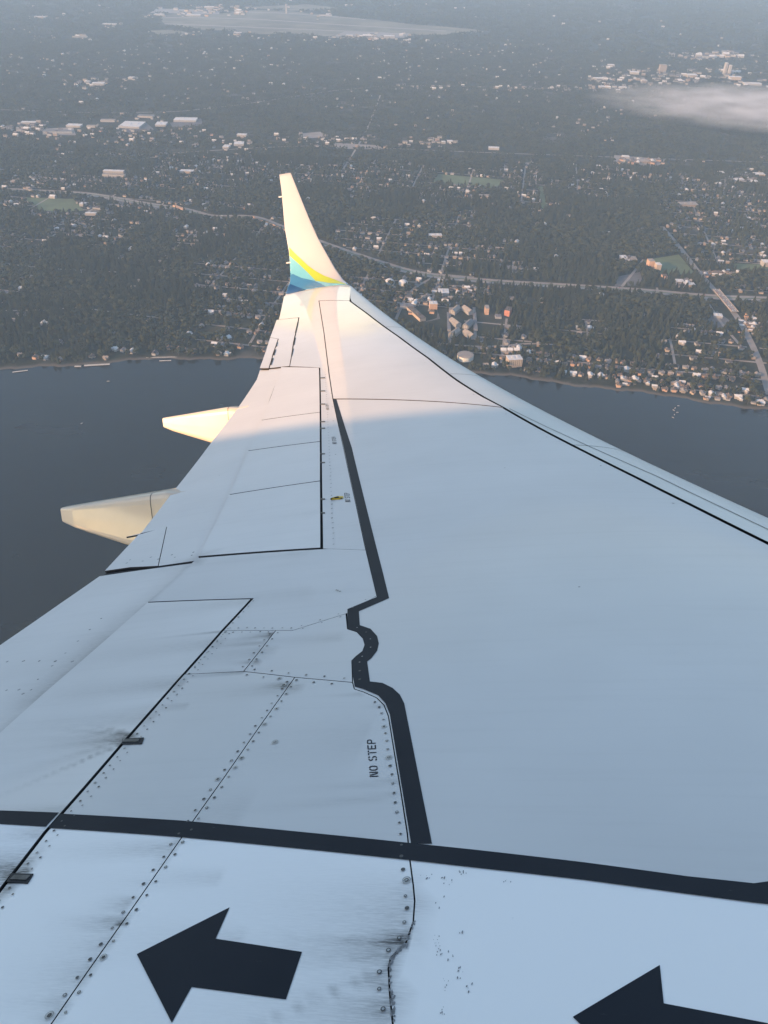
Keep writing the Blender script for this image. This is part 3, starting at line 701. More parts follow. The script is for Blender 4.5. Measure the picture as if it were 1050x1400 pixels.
# --- materials of the ground
m = NT('land_mixed_ground'); co = m.coord()
big = m.noise(.0022, 5, co); mid = m.noise(.012, 5, co, .65); fin = m.noise(.09, 4, co, .7); lot = m.n('ShaderNodeTexVoronoi', i_Scale=.022); m.l(co, lot.inputs['Vector'])
c = m.mix(m.ramp(mid, .35, (0,0,0,1), .7, (1,1,1,1)), (.014,.017,.010,1), (.040,.043,.025,1))
c = m.mix(m.math('MULTIPLY', m.ramp(big, .5, (0,0,0,1), .68, (1,1,1,1)), m.ramp(lot.outputs['Color'], .35, (0,0,0,1), .75, (1,1,1,1))), c, (.085,.082,.075,1))
c = m.mix(m.math('MULTIPLY', m.ramp(fin, .55, (0,0,0,1), .75, (1,1,1,1)), .45), c, (.09,.086,.075,1))
geo = m.n('ShaderNodeNewGeometry'); sx = m.n('ShaderNodeSeparateXYZ'); m.l(geo.outputs['Position'], sx.inputs[0])
mr = m.n('ShaderNodeMapRange'); m.l(sx.outputs[2], mr.inputs[0]); mr.inputs[1].default_value = WZ+1.2; mr.inputs[2].default_value = WZ+2.3; mr.inputs[3].default_value = 1; mr.inputs[4].default_value = 0
c = m.mix(mr.outputs[0], c, (.085,.078,.066,1)); m.l(c, m.b.inputs['Base Color']); m.b.inputs['Roughness'].default_value = .95; m.b.inputs['Specular IOR Level'].default_value = .1
M['land'] = m.mat
m = NT('sea_water'); co = m.coord((1, 1, 1))
m.b.inputs['Base Color'].default_value = (.006, .008, .007, 1); m.l(m.ramp(m.noise(.0035, 4, m.coord((1, 2.5, 1))), .35, (.10,.10,.10,1), .7, (.30,.30,.30,1)), m.b.inputs['Roughness']); m.b.inputs['IOR'].default_value = 1.33
b1 = m.n('ShaderNodeBump', i_Strength=.3, i_Distance=1.0); m.l(m.noise(.09, 6, m.coord((1, 2.2, 1)), .6), b1.inputs['Height'])
b2 = m.n('ShaderNodeBump', i_Strength=.2, i_Distance=5.0); m.l(m.noise(.011, 4, m.coord((1, 2.6, 1))), b2.inputs['Height']); m.l(b1.outputs[0], b2.inputs['Normal'])
m.l(b2.outputs[0], m.b.inputs['Normal']); M['water'] = m.mat
def leafy(name, lo, hi):
    m = NT(name); oi = m.n('ShaderNodeObjectInfo'); co = m.coord()
    c = m.mix(oi.outputs['Random'], lo+(1,), hi+(1,)); n = m.noise(.5, 3, co)
    c = m.mix(m.ramp(n, .3, (0,0,0,1), .7, (1,1,1,1)), c, m.mix(.5, c, (.052,.056,.026,1)))
    m.l(c, m.b.inputs['Base Color']); m.b.inputs['Roughness'].default_value = .8; m.b.inputs['Specular IOR Level'].default_value = .15
    return m.mat
M['leaf'] = leafy('broadleaf_foliage', (.008,.013,.006), (.044,.047,.020)); M['needle'] = leafy('conifer_foliage', (.008,.013,.009), (.026,.033,.018))
M['bark'] = plain('bark', (.07,.055,.04), .9, .2, 1)
for k, c in dict(roof_grey=(.14,.14,.145), roof_dark=(.06,.06,.065), roof_brown=(.10,.08,.065), roof_white=(.50,.50,.49), roof_tan=(.24,.21,.18), wall_white=(.29,.275,.26), wall_cream=(.36,.29,.22), wall_tan=(.22,.175,.135), wall_grey=(.26,.26,.26), wall_sunlit_orange=(.42,.27,.18), wall_red=(.42,.17,.11), concrete=(.40,.39,.37), deck=(.42,.39,.34)).items():  # the orange wall colour has the warm sunlight on facades painted in
    M[k] = plain(k, c, .8, .15, .3)
M['asphalt'] = plain('asphalt', (.085,.085,.088), .9, .2, .05); M['road_conc'] = plain('pale_road_concrete', (.22,.20,.18), .9, .15, .03)
M['field'] = plain('mown_field', (.075,.105,.045), .95, .25, .02); M['dry'] = plain('dry_airfield_grass', (.12,.112,.08), .95, .45, .004); M['runway'] = plain('runway_concrete', (.22,.215,.205), .9, .1, .01)
M['win'] = plain('dark_window_glass', (.03,.035,.045), .15, .2, 1); M['tank'] = plain('tank_pale_paint', (.55,.55,.50), .5, .12, .3)
for k, c in dict(car_white=(.75,.75,.75), car_red=(.45,.04,.03), car_dark=(.03,.03,.035), car_silver=(.40,.41,.42)).items(): M[k] = plain(k, c, .3, .05, 1, coat=.5)

# --- water and land sheets
R_ = 60000
mesh_obj('sea', [(-R_,-R_,WZ),(R_,-R_,WZ),(R_,R_,WZ),(-R_,R_,WZ)], [(0,1,2,3)], M['water'])['kind'] = 'structure'
gx = np.r_[-R_+10, -30000, -15000, -8000, -5000, np.arange(-3000, -1900, 100), np.arange(-1900, 1900, 12), np.arange(1900, 3001, 100), 5000, 8000, 15000, 30000, R_-10]
off = np.r_[-70, -40, -20, -12, -6, 0, 5, 10, 16, 22, 30, 45, 60, 85, 110, 150, 190, 230, 260, 300, 400, 800, 2000, 5000, 12000, 25000, 55000]
v = []; 
for o_ in off:
    sy = shore_y(gx)
    hh = land_h(gx, sy+o_)
    v += [(x, y+o_, WZ+h) for x, y, h in zip(gx, sy, hh)]
n = len(gx); f = [(i*n+j, i*n+j+1, (i+1)*n+j+1, (i+1)*n+j) for i in range(len(off)-1) for j in range(n-1)]
mesh_obj('land', v, f, M['land'], None, True)['kind'] = 'structure'

# --- roads (photo-traced centre lines laid on the land)
KEEP = []                        # (polyline, half width) kept free of trees and houses
def ribbon(name, px, w, mat, lift=.35, half=None, kind='structure', smooth_n=4):
    P = np.array([G(*p) for p in px]); Q = [P[0]]
    for i in range(len(P)-1):
        p0, p1, p2, p3 = P[max(i-1, 0)], P[i], P[i+1], P[min(i+2, len(P)-1)]
        for k in range(1, smooth_n+1):
            t = k/smooth_n; Q.append(.5*((2*p1)+(-p0+p2)*t+(2*p0-5*p1+4*p2-p3)*t*t+(-p0+3*p1-3*p2+p3)*t**3))
    Q = np.array(Q); v, f = [], []
    for i in range(len(Q)):
        d = Q[min(i+1, len(Q)-1)]-Q[max(i-1, 0)]; nr = np.array([-d[1], d[0], 0])/np.hypot(d[0], d[1])
        for s in (-1, 1): q = Q[i]+nr*s*w/2; v.append((q[0], q[1], WZ+float(land_h(*Q[i][:2]))+lift))
        if i: k = 2*i; f.append((k-2, k-1, k+1, k)[::-1])
    o = mesh_obj(name, v, f, mat)
    if kind: o['kind'] = kind
    if half: KEEP.append((Q[:, :2], half))
    return o, Q
HW = [(-60,258),(2,259),(65,262),(125,266),(200,279),(250,286),(290,296),(345,297),(387,312),(447,335),(525,361),(580,375),(675,385),(775,391),(875,397.5),(975,406),(1050,409),(1120,413)]
_, HQ = ribbon('highway', HW, 36, M['road_conc'], .35, 26)
ribbon('median', HW, 5, M['field'], .5)
OV = [(905,310),(932,342),(955,372),(980,400),(1005,430),(1020,455),(1040,500),(1052,540)]
_, OQ = ribbon('road', OV, 17, M['road_conc'], .4, 12)
for px in ([(-30,315),(40,312),(90,305),(150,272)], [(0,360),(80,368),(160,372)], [(0,425),(60,424),(110,421),(160,428),(240,437)], [(880,355),(860,380),(850,392)], [(960,402),(985,440),(1010,470)],
           [(540,440),(560,400),(590,380)], [(615,470),(614,440),(616,420)], [(650,465),(649,440),(648,420)], [(600,470),(660,474),(740,470),(820,480)],
            [(520,130),(500,180),(470,230)], [(0,215),(150,214),(400,200),(530,203),(700,210),(1050,222)], [(0,150),(250,152),(520,118),(780,122),(1050,118)]):
    ribbon('street', px, 8, M['road_conc'], .4, 6)
def sheet(name, px, mat, lift=.3, keep=True):
    P = [G(*p) for p in px]; a = sum(P[i-1][0]*P[i][1]-P[i][0]*P[i-1][1] for i in range(len(P))) > 0
    o = mesh_obj(name, [(p[0], p[1], p[2]+lift) for p in P], [tuple(range(len(P))) if a else tuple(range(len(P)))[::-1]], mat); o['kind'] = 'structure'
    if keep: AREAS.append(np.array(P)[:, :2])
    return o
AREAS = []
sheet('playing_field', [(878,356),(928,348),(950,374),(905,377)], M['field']); sheet('playing_field', [(30,270),(100,272),(115,288),(60,292)], M['field'])
sheet('car_park', [(558,412),(592,408),(602,436),(560,445)], M['asphalt']); sheet('car_park', [(60,176),(100,174),(104,185),(58,184)], M['road_conc'])
sheet('car_park', [(845,378),(875,372),(880,390),(840,392)], M['asphalt']); sheet('car_park', [(165,178),(200,168),(212,178),(170,184)], M['asphalt']); sheet('car_park', [(232,168),(275,162),(278,172),(236,174)], M['asphalt'])
sheet('car_park', [(405,183),(440,180),(450,187),(410,190)], M['road_conc']); sheet('car_park', [(455,195),(520,199),(523,205),(460,203)], M['road_conc']); sheet('clearing', [(980,425),(1000,440),(985,455),(965,440)], M['asphalt'])
sheet('car_park', [(955,370),(1010,372),(1015,380),(960,378)], M['road_conc']); sheet('car_park', [(840,212),(910,218),(905,228),(838,224)], M['road_conc'])
sheet('meadow', [(600,238),(690,246),(680,258),(590,250)], M['field']); sheet('meadow', [(735,255),(742,255),(748,285),(741,285)], M['field']); sheet('meadow', [(1000,360),(1050,362),(1050,372),(1005,371)], M['field'])
sheet('airfield', [(215,22),(250,18),(300,19),(350,14),(392,15),(440,20),(500,26),(560,33),(610,37),(655,41),(662,44),(630,47),(585,48),(540,50),(490,48),(440,50),(400,46),(350,47),(310,42),(270,41),(225,33)], M['dry'], 1.5); sheet('airfield', [(330,10),(420,6),(470,12),(400,15)], M['dry'], 1.5); sheet('airfield', [(205,42),(240,41),(262,46),(215,48)], M['dry'], 1.5)
for px in ([(205,24),(330,26),(460,34),(610,43)], [(225,33),(400,40),(560,47)], [(240,16),(380,18),(500,27)]): ribbon('runway', px, 46, M['runway'], 2.6)
sheet('apron', [(470,44),(560,46),(560,52),(450,52)], M['runway'], 2.2); sheet('apron', [(215,12),(300,14),(300,20),(205,18)], M['runway'], 2.2)

# --- trees: one mesh of each kind, copied
ICO = None
def blob(mb, c, r, seed, squash=.85, m=0):
    global ICO
    if ICO is None:
        bm = bmesh.new(); bmesh.ops.create_icosphere(bm, subdivisions=1, radius=1); bm.verts.ensure_lookup_table()
        ICO = ([v.co.copy() for v in bm.verts], [[q.index for q in f.verts] for f in bm.faces]); bm.free()
    rr = random.Random(seed)
    mb.poly([(c[0]+q.x*r*(k := rr.uniform(.72, 1.22)), c[1]+q.y*r*k, c[2]+q.z*r*squash*k) for q in ICO[0]], ICO[1], m)
def leaves(mb, c, r, n, rr, m=0, s=.55):
    for _ in range(n):
        d = Vector((rr.gauss(0, 1), rr.gauss(0, 1), rr.gauss(0, .8))).normalized(); p = Vector(c)+d*r*rr.uniform(.85, 1.2)
        a = Vector((rr.gauss(0, 1), rr.gauss(0, 1), rr.gauss(0, 1))).normalized()*s; b = d.cross(a)
        if b.length < .01: continue
        b = b.normalized()*s; mb.poly([p-a, p-b, p+a, p+b], [(0, 1, 2, 3)], m)
def broadleaf(mb, x, y, z, h, r, seed, dense=True, m=0, mt=1):
    rr = random.Random(seed); mb.cyl(x, y, .35, z-.5, z+h*.45, 5, mt, .18, False)
    for i in range(7 if dense else 4):
        a = rr.uniform(0, 6.28); q = rr.uniform(.15, .62)*r if i else 0; zz = z+h*(rr.uniform(.42, .78) if i else .62)
        br = r*rr.uniform(.38, .58); c = (x+q*math.cos(a), y+q*math.sin(a), zz); blob(mb, c, br, seed*31+i, .8, m)
        if dense: leaves(mb, c, br, 26, rr, m)
    return mb
def conifer(mb, x, y, z, h, r, seed, dense=True, m=0, mt=1):
    rr = random.Random(seed); mb.cyl(x, y, .3, z-.5, z+h*.9, 5, mt, .06, False); tiers = 7 if dense else 4; n = 9 if dense else 6
    for i in range(tiers):
        t = i/tiers; z0 = z+h*(.12+.80*t); rad = r*(1-t*.86)*rr.uniform(.85, 1.1); top = z0+h*.30*(1-.4*t); a0 = rr.uniform(0, 6.28)
        p = [(x+rad*(k := (1.15 if j % 2 else .7)*rr.uniform(.85, 1.1))*math.cos(a0+6.283*j/(2*n)), y+rad*k*math.sin(a0+6.283*j/(2*n)), z0-(.06*h*rr.random() if j % 2 else 0)) for j in range(2*n)]+[(x, y, min(z+h, top))]
        mb.poly(p, [(j, (j+1) % (2*n), 2*n) for j in range(2*n)], m)
    return mb
TM = [M['leaf'], M['bark']]; CM = [M['needle'], M['bark']]
def flat_keep(x, y):
    k = np.ones(len(x), bool)
    for Q, hw in KEEP:
        A, B = Q[:-1], Q[1:]
        for a, b in zip(A, B):
            bx = (x > min(a[0], b[0])-hw) & (x < max(a[0], b[0])+hw) & (y > min(a[1], b[1])-hw) & (y < max(a[1], b[1])+hw)
            if not bx.any(): continue
            d = b-a; t = np.clip(((x-a[0])*d[0]+(y-a[1])*d[1])/(d @ d+1e-9), 0, 1); k &= ~(bx & (np.hypot(x-a[0]-t*d[0], y-a[1]-t*d[1]) < hw))
    for P in AREAS: k &= ~inside(P, x, y)
    return k
def vnoise(x, y, s, seed):
    r = np.random.default_rng(seed).random((128, 128)); u, w = x/s, y/s; i, j = np.floor(u).astype(int), np.floor(w).astype(int); fu, fw = u-i, w-j
    fu, fw = fu*fu*(3-2*fu), fw*fw*(3-2*fw); q = lambda a, b: r[a % 128, b % 128]
    return (q(i, j)*(1-fu)+q(i+1, j)*fu)*(1-fw)+(q(i, j+1)*(1-fu)+q(i+1, j+1)*fu)*fw

# --- buildings that can be told apart
DISC = []
def building(name, label, px, py, w, d, h, rz, wall, roof, cat='building', style='flat', wins=False, group=None, wpx=True):
    d = d*K; h = h*(.5+.5*K); w = w if wpx else w*K
    p = G(px, py); k = mpp(p); W = w*k if wpx else w
    t = empty(name, None, (p[0], p[1], p[2]-.5), math.radians(rz)); tag(t, label, cat, group)
    b = MB(); b.box(-W/2, W/2, -d/2, d/2, 0, h); wl_ = b.build('wall', M[wall], t)
    r = MB()
    if style == 'flat':
        r.box(-W/2-.3, W/2+.3, -d/2-.3, d/2+.3, h+.002, h+.5)
        if W > 14: r.box(-W*.22, -W*.05, -d*.2, d*.12, h+.5, h+2.2); r.box(W*.15, W*.3, -d*.1, d*.25, h+.5, h+1.8)
    elif style == 'gable': r.gable(-W/2-.5, W/2+.5, -d/2-.6, d/2+.6, h+.002, h+min(W, d)*.28+1)
    r.build('roof', M[roof], t)
    if wins:
        nf = max(1, int(h/3.1)); nwx = max(2, int(W/4.2)); wm = None
        for fl in range(nf):
            for side, L, D in ((0, W, d), (1, d, W)):
                for i in range(max(2, int(L/4.4))):
                    u = -L/2+L*(i+.5)/max(2, int(L/4.4)); z = 1.3+fl*3.1
                    for sg in (-1,):
                        if wm is None:
                            q = MB(); q.box(-.85, .85, -.06, .06, 0, 1.5); o = q.build('window', M['win'], t); wm = o
                        else: o = wm.copy(); COL.objects.link(o); o.parent = t
                        o.location = (u, sg*(D/2+.03), z) if side == 0 else (sg*(D/2+.03), u, z); o.rotation_euler = (0, 0, 0 if side == 0 else math.pi/2)
    DISC.append((p[0], p[1], max(W, d)*.62+4)); return t
B_ = building
B_('condominium', 'white shoreline block with a sunlit side at the water edge', 702, 499, 19, 17, 17, 10, 'wall_cream', 'roof_white', wins=True)
for i, (px, c) in enumerate([(688,'left end'),(697,'middle'),(706,'right end')]): B_('row_house', f'small white gabled house, {c} of the row behind the shoreline block', px, 481, 7, 9, 6, 2, 'wall_white', 'roof_white', 'house', 'gable', group='row of white gabled houses')
for px, py, rz, lab in [(622,427,62,'top left'),(639,427,-62,'top right'),(622,444,-62,'middle left'),(640,446,62,'middle right'),(621.5,458,58,'bottom left'),(641,460,-58,'bottom right')]:
    B_('apartment_block', f'pale roofed apartment block, {lab} of the six set in a herringbone', px, py, 25, 11, 8, rz, 'wall_white', 'roof_grey' if 'middle right' in lab else 'roof_tan', style='gable', wins=True, group='six herringbone apartment blocks', wpx=False)
for px, lab in ((613.5, 'left'), (649.5, 'right')): B_('carport', f'long pale carport {lab} of the herringbone apartments', px, 440, 75, 6, 3, 88, 'wall_grey', 'roof_grey', style='flat', wpx=False)
for a in [('office_building','block with a sunlit orange front beside the brown car park',592,421,10,14,13,5,'wall_sunlit_orange','roof_white'),('warehouse','long brown roofed shed with a bright edge near the wing',569,431,40,12,7,115,'wall_cream','roof_brown'),
          ('warehouse','pale low shed above the brown roofed shed',556,420,18,16,6,0,'wall_grey','roof_grey'),('office_building','white stepped block between tanks and apartments',606,402,14,22,8,0,'wall_white','roof_white'),
          ('apartment_block','narrow sunlit orange fronted block right of the herringbone apartments',665,428,5,16,15,0,'wall_sunlit_orange','roof_tan'),('apartment_block','reddish twin block above the wooded slope',694,430,7,18,14,-20,'wall_red','roof_brown'),('office_building','low grey block between the orange and reddish blocks',681,434,8,12,5,0,'wall_grey','roof_grey'),
          ('apartment_block','tall sunlit orange block at the field edge',888,366,7,16,20,5,'wall_sunlit_orange','roof_tan'),('apartment_block','cream tower beside the tall orange block',898,370,6,14,18,5,'wall_cream','roof_white'),('apartment_block','small sunlit orange block below the field',907,383,6,12,13,0,'wall_sunlit_orange','roof_brown'),
          ('office_building','white block right of the small orange block',928,388,9,14,9,0,'wall_white','roof_white'),('office_building','flat white roofed block beside the highway',942,391,12,14,6,0,'wall_cream','roof_white'),('office_building','white rooftop cluster left of the field',852,354,8,20,6,0,'wall_white','roof_white'),('office_building','low white block left of the field beside a rooftop cluster',864,355,10,20,5,0,'wall_white','roof_tan'),
          ('office_building','white block at the right edge above the highway',1046,363,9,18,12,0,'wall_white','roof_white'),('warehouse','pale shed below the overpass',981,433,10,14,5,-10,'wall_grey','roof_white')]: B_(*a[:10])
for px, py, w, d, wall, roof, lab in [(181,172,30,120,'wall_white','roof_white','biggest white roofed warehouse left of the winglet'),(221,171,15,70,'wall_white','roof_white','square white warehouse between two bigger ones'),(254,165,32,70,'wall_white','roof_white','long white warehouse right of the square one'),
        (200,160,22,40,'wall_white','roof_grey','grey roofed shed behind the biggest warehouse'),(327,198,14,50,'wall_white','roof_white','white warehouse level with the winglet tip'),(310,202,9,45,'wall_white','roof_white','small white warehouse left of another white one'),(331,186,14,30,'wall_white','roof_white','narrow white shed above two warehouses'),
        (102,173,20,45,'wall_white','roof_white','white warehouse left of the warehouse row'),(40,169,20,30,'wall_white','roof_white','white shed at the left end of the warehouse row'),(126,174,14,22,'wall_white','roof_tan','tan roofed shed in the warehouse row'),(148,166,20,30,'wall_white','roof_tan','tan roofed long shed in the warehouse row'),(80,181,40,40,'wall_grey','roof_grey','wide grey warehouse on the pale car park'),
        (156,236,30,22,'wall_white','roof_white','long white school building below the warehouses'),(156,241,33,18,'wall_white','roof_tan','long tan school building in front of the white one'),(256,236,20,30,'wall_cream','roof_white','angular white building above the highway bend'),(125,294,16,16,'wall_white','roof_white','white shed beside the left highway'),(114,281,8,25,'wall_white','roof_white','small white block beside the left field'),
        (675,204,16,30,'wall_white','roof_white','bright white shed in the far woods'),(615,195,8,30,'wall_white','roof_white','white block left of the bright shed in the far woods'),(606,196,6,25,'wall_white','roof_white','leftmost small white block in the far woods'),(595,324,20,22,'wall_white','roof_white','pale shed alone in the woods right of the winglet'),(662,270,16,30,'wall_cream','roof_tan','cream school in the dark woods'),
        (855,216,10,30,'wall_white','roof_white','white shop at the brown car park'),(885,222,24,40,'wall_tan','roof_tan','tan shop block at the brown car park'),(1008,248,18,35,'wall_white','roof_white','white warehouse near the right edge'),(1037,240,14,35,'wall_cream','roof_white','cream block at the right edge'),(1030,250,10,30,'wall_white','roof_white','small white block below the cream one'),(940,281,26,40,'wall_tan','roof_tan','tan roofed school right of the meadow'),(985,238,8,30,'wall_white','roof_white','small pale shed left of the white warehouse')]:
    B_('warehouse', lab, px, py, w*.82, d*.62, 7, rng.uniform(-6, 6), wall, roof)
FARB = [(835,91,12,60,14,'wall_white','roof_white','white shop left of the far town'),(867,101,16,70,14,'wall_white','roof_white','white hall in the far town'),(905,98,12,60,45,'wall_tan','roof_tan','tall tan block in the far town'),(945,105,18,80,16,'wall_white','roof_white','wide white mall in the far town'),(990,101,4,40,70,'wall_white','roof_white','taller of the twin white towers in the far town'),(996,102,4,40,60,'wall_white','roof_white','shorter of the twin white towers in the far town'),
        (820,109,24,60,12,'wall_white','roof_white','long white shed below the far town'),(825,120,18,50,10,'wall_white','roof_white','white shed nearest the low cloud'),(1028,116,30,70,12,'wall_white','roof_white','long white block at the right end of the far town'),(967,78,30,80,12,'wall_white','roof_white','white row behind the far town'),(1004,109,20,60,20,'wall_cream','roof_white','cream block right of the twin towers'),(880,112,10,50,12,'wall_white','roof_white','small white block below the tan one'),(851,121,14,40,10,'wall_white','roof_white','narrow white shed on the far main road'),(930,112,14,50,10,'wall_cream','roof_white','small cream mall below the wide white one'),
        (500,51,26,70,14,'wall_cream','roof_white','cream airport terminal on the apron'),(532,52,20,80,18,'wall_white','roof_white','white airport terminal right of the cream one'),(478,50,12,60,12,'wall_cream','roof_white','small airport hall at the apron end'),(555,56,10,50,10,'wall_white','roof_white','white shed right of the airport terminals'),(265,22,26,90,14,'wall_white','roof_white','long white hangar on the left of the airfield'),(288,11,22,80,14,'wall_white','roof_white','pale hangar at the top of the picture'),(218,21,18,80,12,'wall_white','roof_white','white hangar at the left end of the airfield'),(445,22,24,80,12,'wall_white','roof_tan','tan hangar across the runways'),(325,46,14,60,10,'wall_white','roof_white','small hangar below the runways'),(150,34,24,60,10,'wall_white','roof_white','white shed left of the airfield'),
        (135,116,22,60,12,'wall_white','roof_white','white hall in the far left woods'),(180,108,10,50,12,'wall_white','roof_white','white block right of the far left hall'),(120,113,10,40,10,'wall_white','roof_white','small white block left of the far left hall'),(55,24,18,60,10,'wall_white','roof_white','white shed in the top left corner'),(110,51,24,50,10,'wall_white','roof_tan','tan shed on the far left plain')]
for px, py, w, d, h, wall, roof, lab in FARB: B_('far_building', lab, px, py, w*.62, d*.45, h*.75, rng.uniform(-8, 8), wall, roof)
# domed and round tanks
def tank(px, py, rpx, h, dome, label):
    p = G(px, py); r = rpx*mpp(p); t = empty('storage_tank', None, (p[0], p[1], p[2]-.5)); tag(t, label, 'tank')
    b = MB(); b.cyl(0, 0, r, 0, h, 28); b.build('shell', M['tank'], t)
    c = MB(); n = 28; prof = [(r*1.02*math.cos(a), h+.01+(r*.75 if dome else r*.08)*math.sin(a)) for a in np.linspace(0, math.pi/2*.98, 7)]
    for (r0, z0), (r1, z1) in zip(prof[:-1], prof[1:]): c.cyl(0, 0, r0, z0, z1, n, 0, r1, False)
    c.cyl(0, 0, prof[-1][0], prof[-1][1], prof[-1][1]+.3, n); c.build('roof', M['roof_white' if dome else 'roof_tan'], t, dome)
    DISC.append((p[0], p[1], r+5))
tank(532.5, 388, 6.5, 5, True, 'left white domed tank below the highway'); tank(551, 389, 6, 5, True, 'right white domed tank below the highway'); tank(636, 490, 11, 11, False, 'big round beige tank on the shore beside the wing edge')
# airport control tower
p = G(392, 19); t = empty('control_tower', None, tuple(p)); tag(t, 'slim white control tower on the far airfield', 'tower')
b = MB(); b.cyl(0, 0, 9, 0, 62, 14, 0, 6); b.build('shaft', M['wall_white'], t); b = MB(); b.cyl(0, 0, 7, 62.01, 70, 14, 0, 11, False); b.cyl(0, 0, 11, 70, 76, 14); b.build('cab', M['wall_white'], t)
for x, y, r in [(p[0], p[1], 40)]: DISC.append((x, y, r))

# --- overpass deck over the highway, with its side barriers
a, b_ = G(978, 398), G(1004, 429); br = empty('road_bridge', None, tuple((a+b_)/2)); tag(br, 'pale road bridge with traffic crossing the highway', 'bridge')
L = float(np.hypot(*(b_-a)[:2])); br.rotation_euler = (0, 0, math.atan2((b_-a)[1], (b_-a)[0]))
q = MB(); q.box(-L/2, L/2, -9, 9, 5.2, 6.4); q.build('deck', M['road_conc'], br)
for s in (-1, 1): q = MB(); q.box(-L/2, L/2, s*9.2-.35, s*9.2+.35, 5.0, 7.6); q.build('barrier', M['wall_cream'], br)
for x in (-L*.3, 0, L*.3): q = MB(); q.box(x-.8, x+.8, -6, 6, -1, 5.19); q.build('pier', M['concrete'], br)
AREAS.append(np.array([G(965,395)[:2], G(990,395)[:2], G(1022,440)[:2], G(985,440)[:2]]))
# added orange wall standing in for a sunlit stretch of highway
P = [G(346,296), G(360,302), G(374,307), G(390,314)]; v = []; f = []
for i, p in enumerate(P):
    for dy, z in ((0,-1),(0,6),(1,6),(1,-1)): v.append((p[0], p[1]-14+dy, p[2]+z))
    if i:
        for j in range(4): k = (j+1) % 4; f.append(((i-1)*4+j, i*4+j, i*4+k, (i-1)*4+k))
f += [(0,1,2,3), tuple((len(P)-1)*4+j for j in (3,2,1,0))]
tag(mesh_obj('sunlit_road_strip', v, f, M['wall_sunlit_orange']), 'pinkish wall strip standing in for sunlit highway left of the winglet', 'wall')
P = [G(238,282), G(253,288)]; q = MB(); dv = P[1]-P[0]; q.box(0, float(np.hypot(*dv[:2])), -5, 5, 0, 5); o = q.build('toll_canopy', M['wall_sunlit_orange']); o.location = P[0]; o.rotation_euler = (0, 0, math.atan2(dv[1], dv[0])); tag(o, 'small sunlit orange canopy on the highway bend at left', 'canopy')

# --- cars on the roads
def car_mesh(col):
    q = MB(); q.box(-2.2, 2.2, -.9, .9, .35, .95, 0); q.poly([(-1.5,-.85,.95),(1.1,-.85,.95),(1.1,.85,.95),(-1.5,.85,.95),(-1.1,-.7,1.5),(.5,-.7,1.5),(.5,.7,1.5),(-1.1,.7,1.5)], [(0,1,5,4),(1,2,6,5),(2,3,7,6),(3,0,4,7)], 1)
    q.poly([(-1.1,-.7,1.5),(.5,-.7,1.5),(.5,.7,1.5),(-1.1,.7,1.5)], [(0,1,2,3)], 0)
    for x in (-1.4, 1.4):
        for y in (-.92, .74): q.box(x-.33, x+.33, y, y+.18, 0, .6, 1)
    return q.build('car', [M[col], M['win']])
CARS = {k: car_mesh(k) for k in ('car_white', 'car_red', 'car_dark', 'car_silver')}; used = set()
def put_car(k, p, ang, where, grp):
    o = CARS[k] if k not in used else CARS[k].copy()
    if k in used: COL.objects.link(o)
    used.add(k); o.location = p; o.rotation_euler = (0, 0, ang); tag(o, f"{k.split('_')[1]} car driving on the {where}", 'car', grp)
dirb = math.atan2((b_-a)[1], (b_-a)[0]); nb = np.array([-math.sin(dirb), math.cos(dirb)])
ci = 0
for t in np.linspace(.06, .95, 9):
    for s in (-4.2, 4.2):
        p = a+(b_-a)*(t+rng.uniform(-.03, .03)); k = ['car_white','car_white','car_red','car_silver'][ci % 4]; ci += 1
        put_car(k, (p[0]+nb[0]*s, p[1]+nb[1]*s, (a[2]+b_[2])/2+6.41), dirb+(0 if s > 0 else math.pi), 'road bridge', 'cars on the road bridge '+k.split('_')[1])
for i in range(2, len(HQ)-2):
    for _ in range(1 if rng.random() < .75 else 0):
        d = HQ[i+1]-HQ[i]; t = rng.random(); s = rng.choice([-10.5, -6.5, 6.5, 10.5]); nn_ = np.array([-d[1], d[0]])/np.hypot(d[0], d[1]); q = HQ[i]+d*t; k = rng.choice(['car_white','car_red','car_dark','car_silver'])
        x, y = q[0]+nn_[0]*s, q[1]+nn_[1]*s
        if not in_view(np.array([x]), np.array([y]), 0)[0]: continue
        put_car(str(k), (x, y, WZ+float(land_h(q[0], q[1]))+.4), math.atan2(d[1], d[0])+(math.pi if s > 0 else 0), 'highway', 'cars on the highway '+str(k).split('_')[1])
for k, o in CARS.items():
    if k not in used: bpy.data.objects.remove(o)

# --- houses: 300 of them single, the rest one mass
KX = np.array(DISC)
def clear(x, y, extra=0):
    k = flat_keep(x, y)
    for a_, b2_, r in DISC: k &= np.hypot(x-a_, y-b2_) > r+extra
    return k
ang = math.radians(-9)
def grid(y0, y1, sp, jit, seed):
    r = np.random.default_rng(seed); xs = np.arange(-.56*y1-200, .56*y1+200, sp); ys = np.arange(y0, y1, sp); X, Y_ = np.meshgrid(xs, ys); X, Y_ = X.ravel(), Y_.ravel()
    k = np.abs(X) < .54*Y_+120; X, Y_ = X[k], Y_[k]
    return X+r.uniform(-jit, jit, len(X)), Y_+r.uniform(-jit, jit, len(X))
def urban(x, y): return .55*vnoise(x, y, 420, 3)+.45*vnoise(x, y, 130, 4)
CA, SA = math.cos(ang), math.sin(ang)
def uv(x, y): return x*CA+y*SA, -x*SA+y*CA             # town axes
def xy(u, w): return u*CA-w*SA, u*SA+w*CA
ROW, BLK = 78.0, 210.0
def street_gap(x, y, hw):
    u, w = uv(x, y); return (urban(x, y) > .5) & ((np.abs((w+ROW/2) % ROW-ROW/2) < hw) | (np.abs((u+BLK/2) % BLK-BLK/2) < hw))
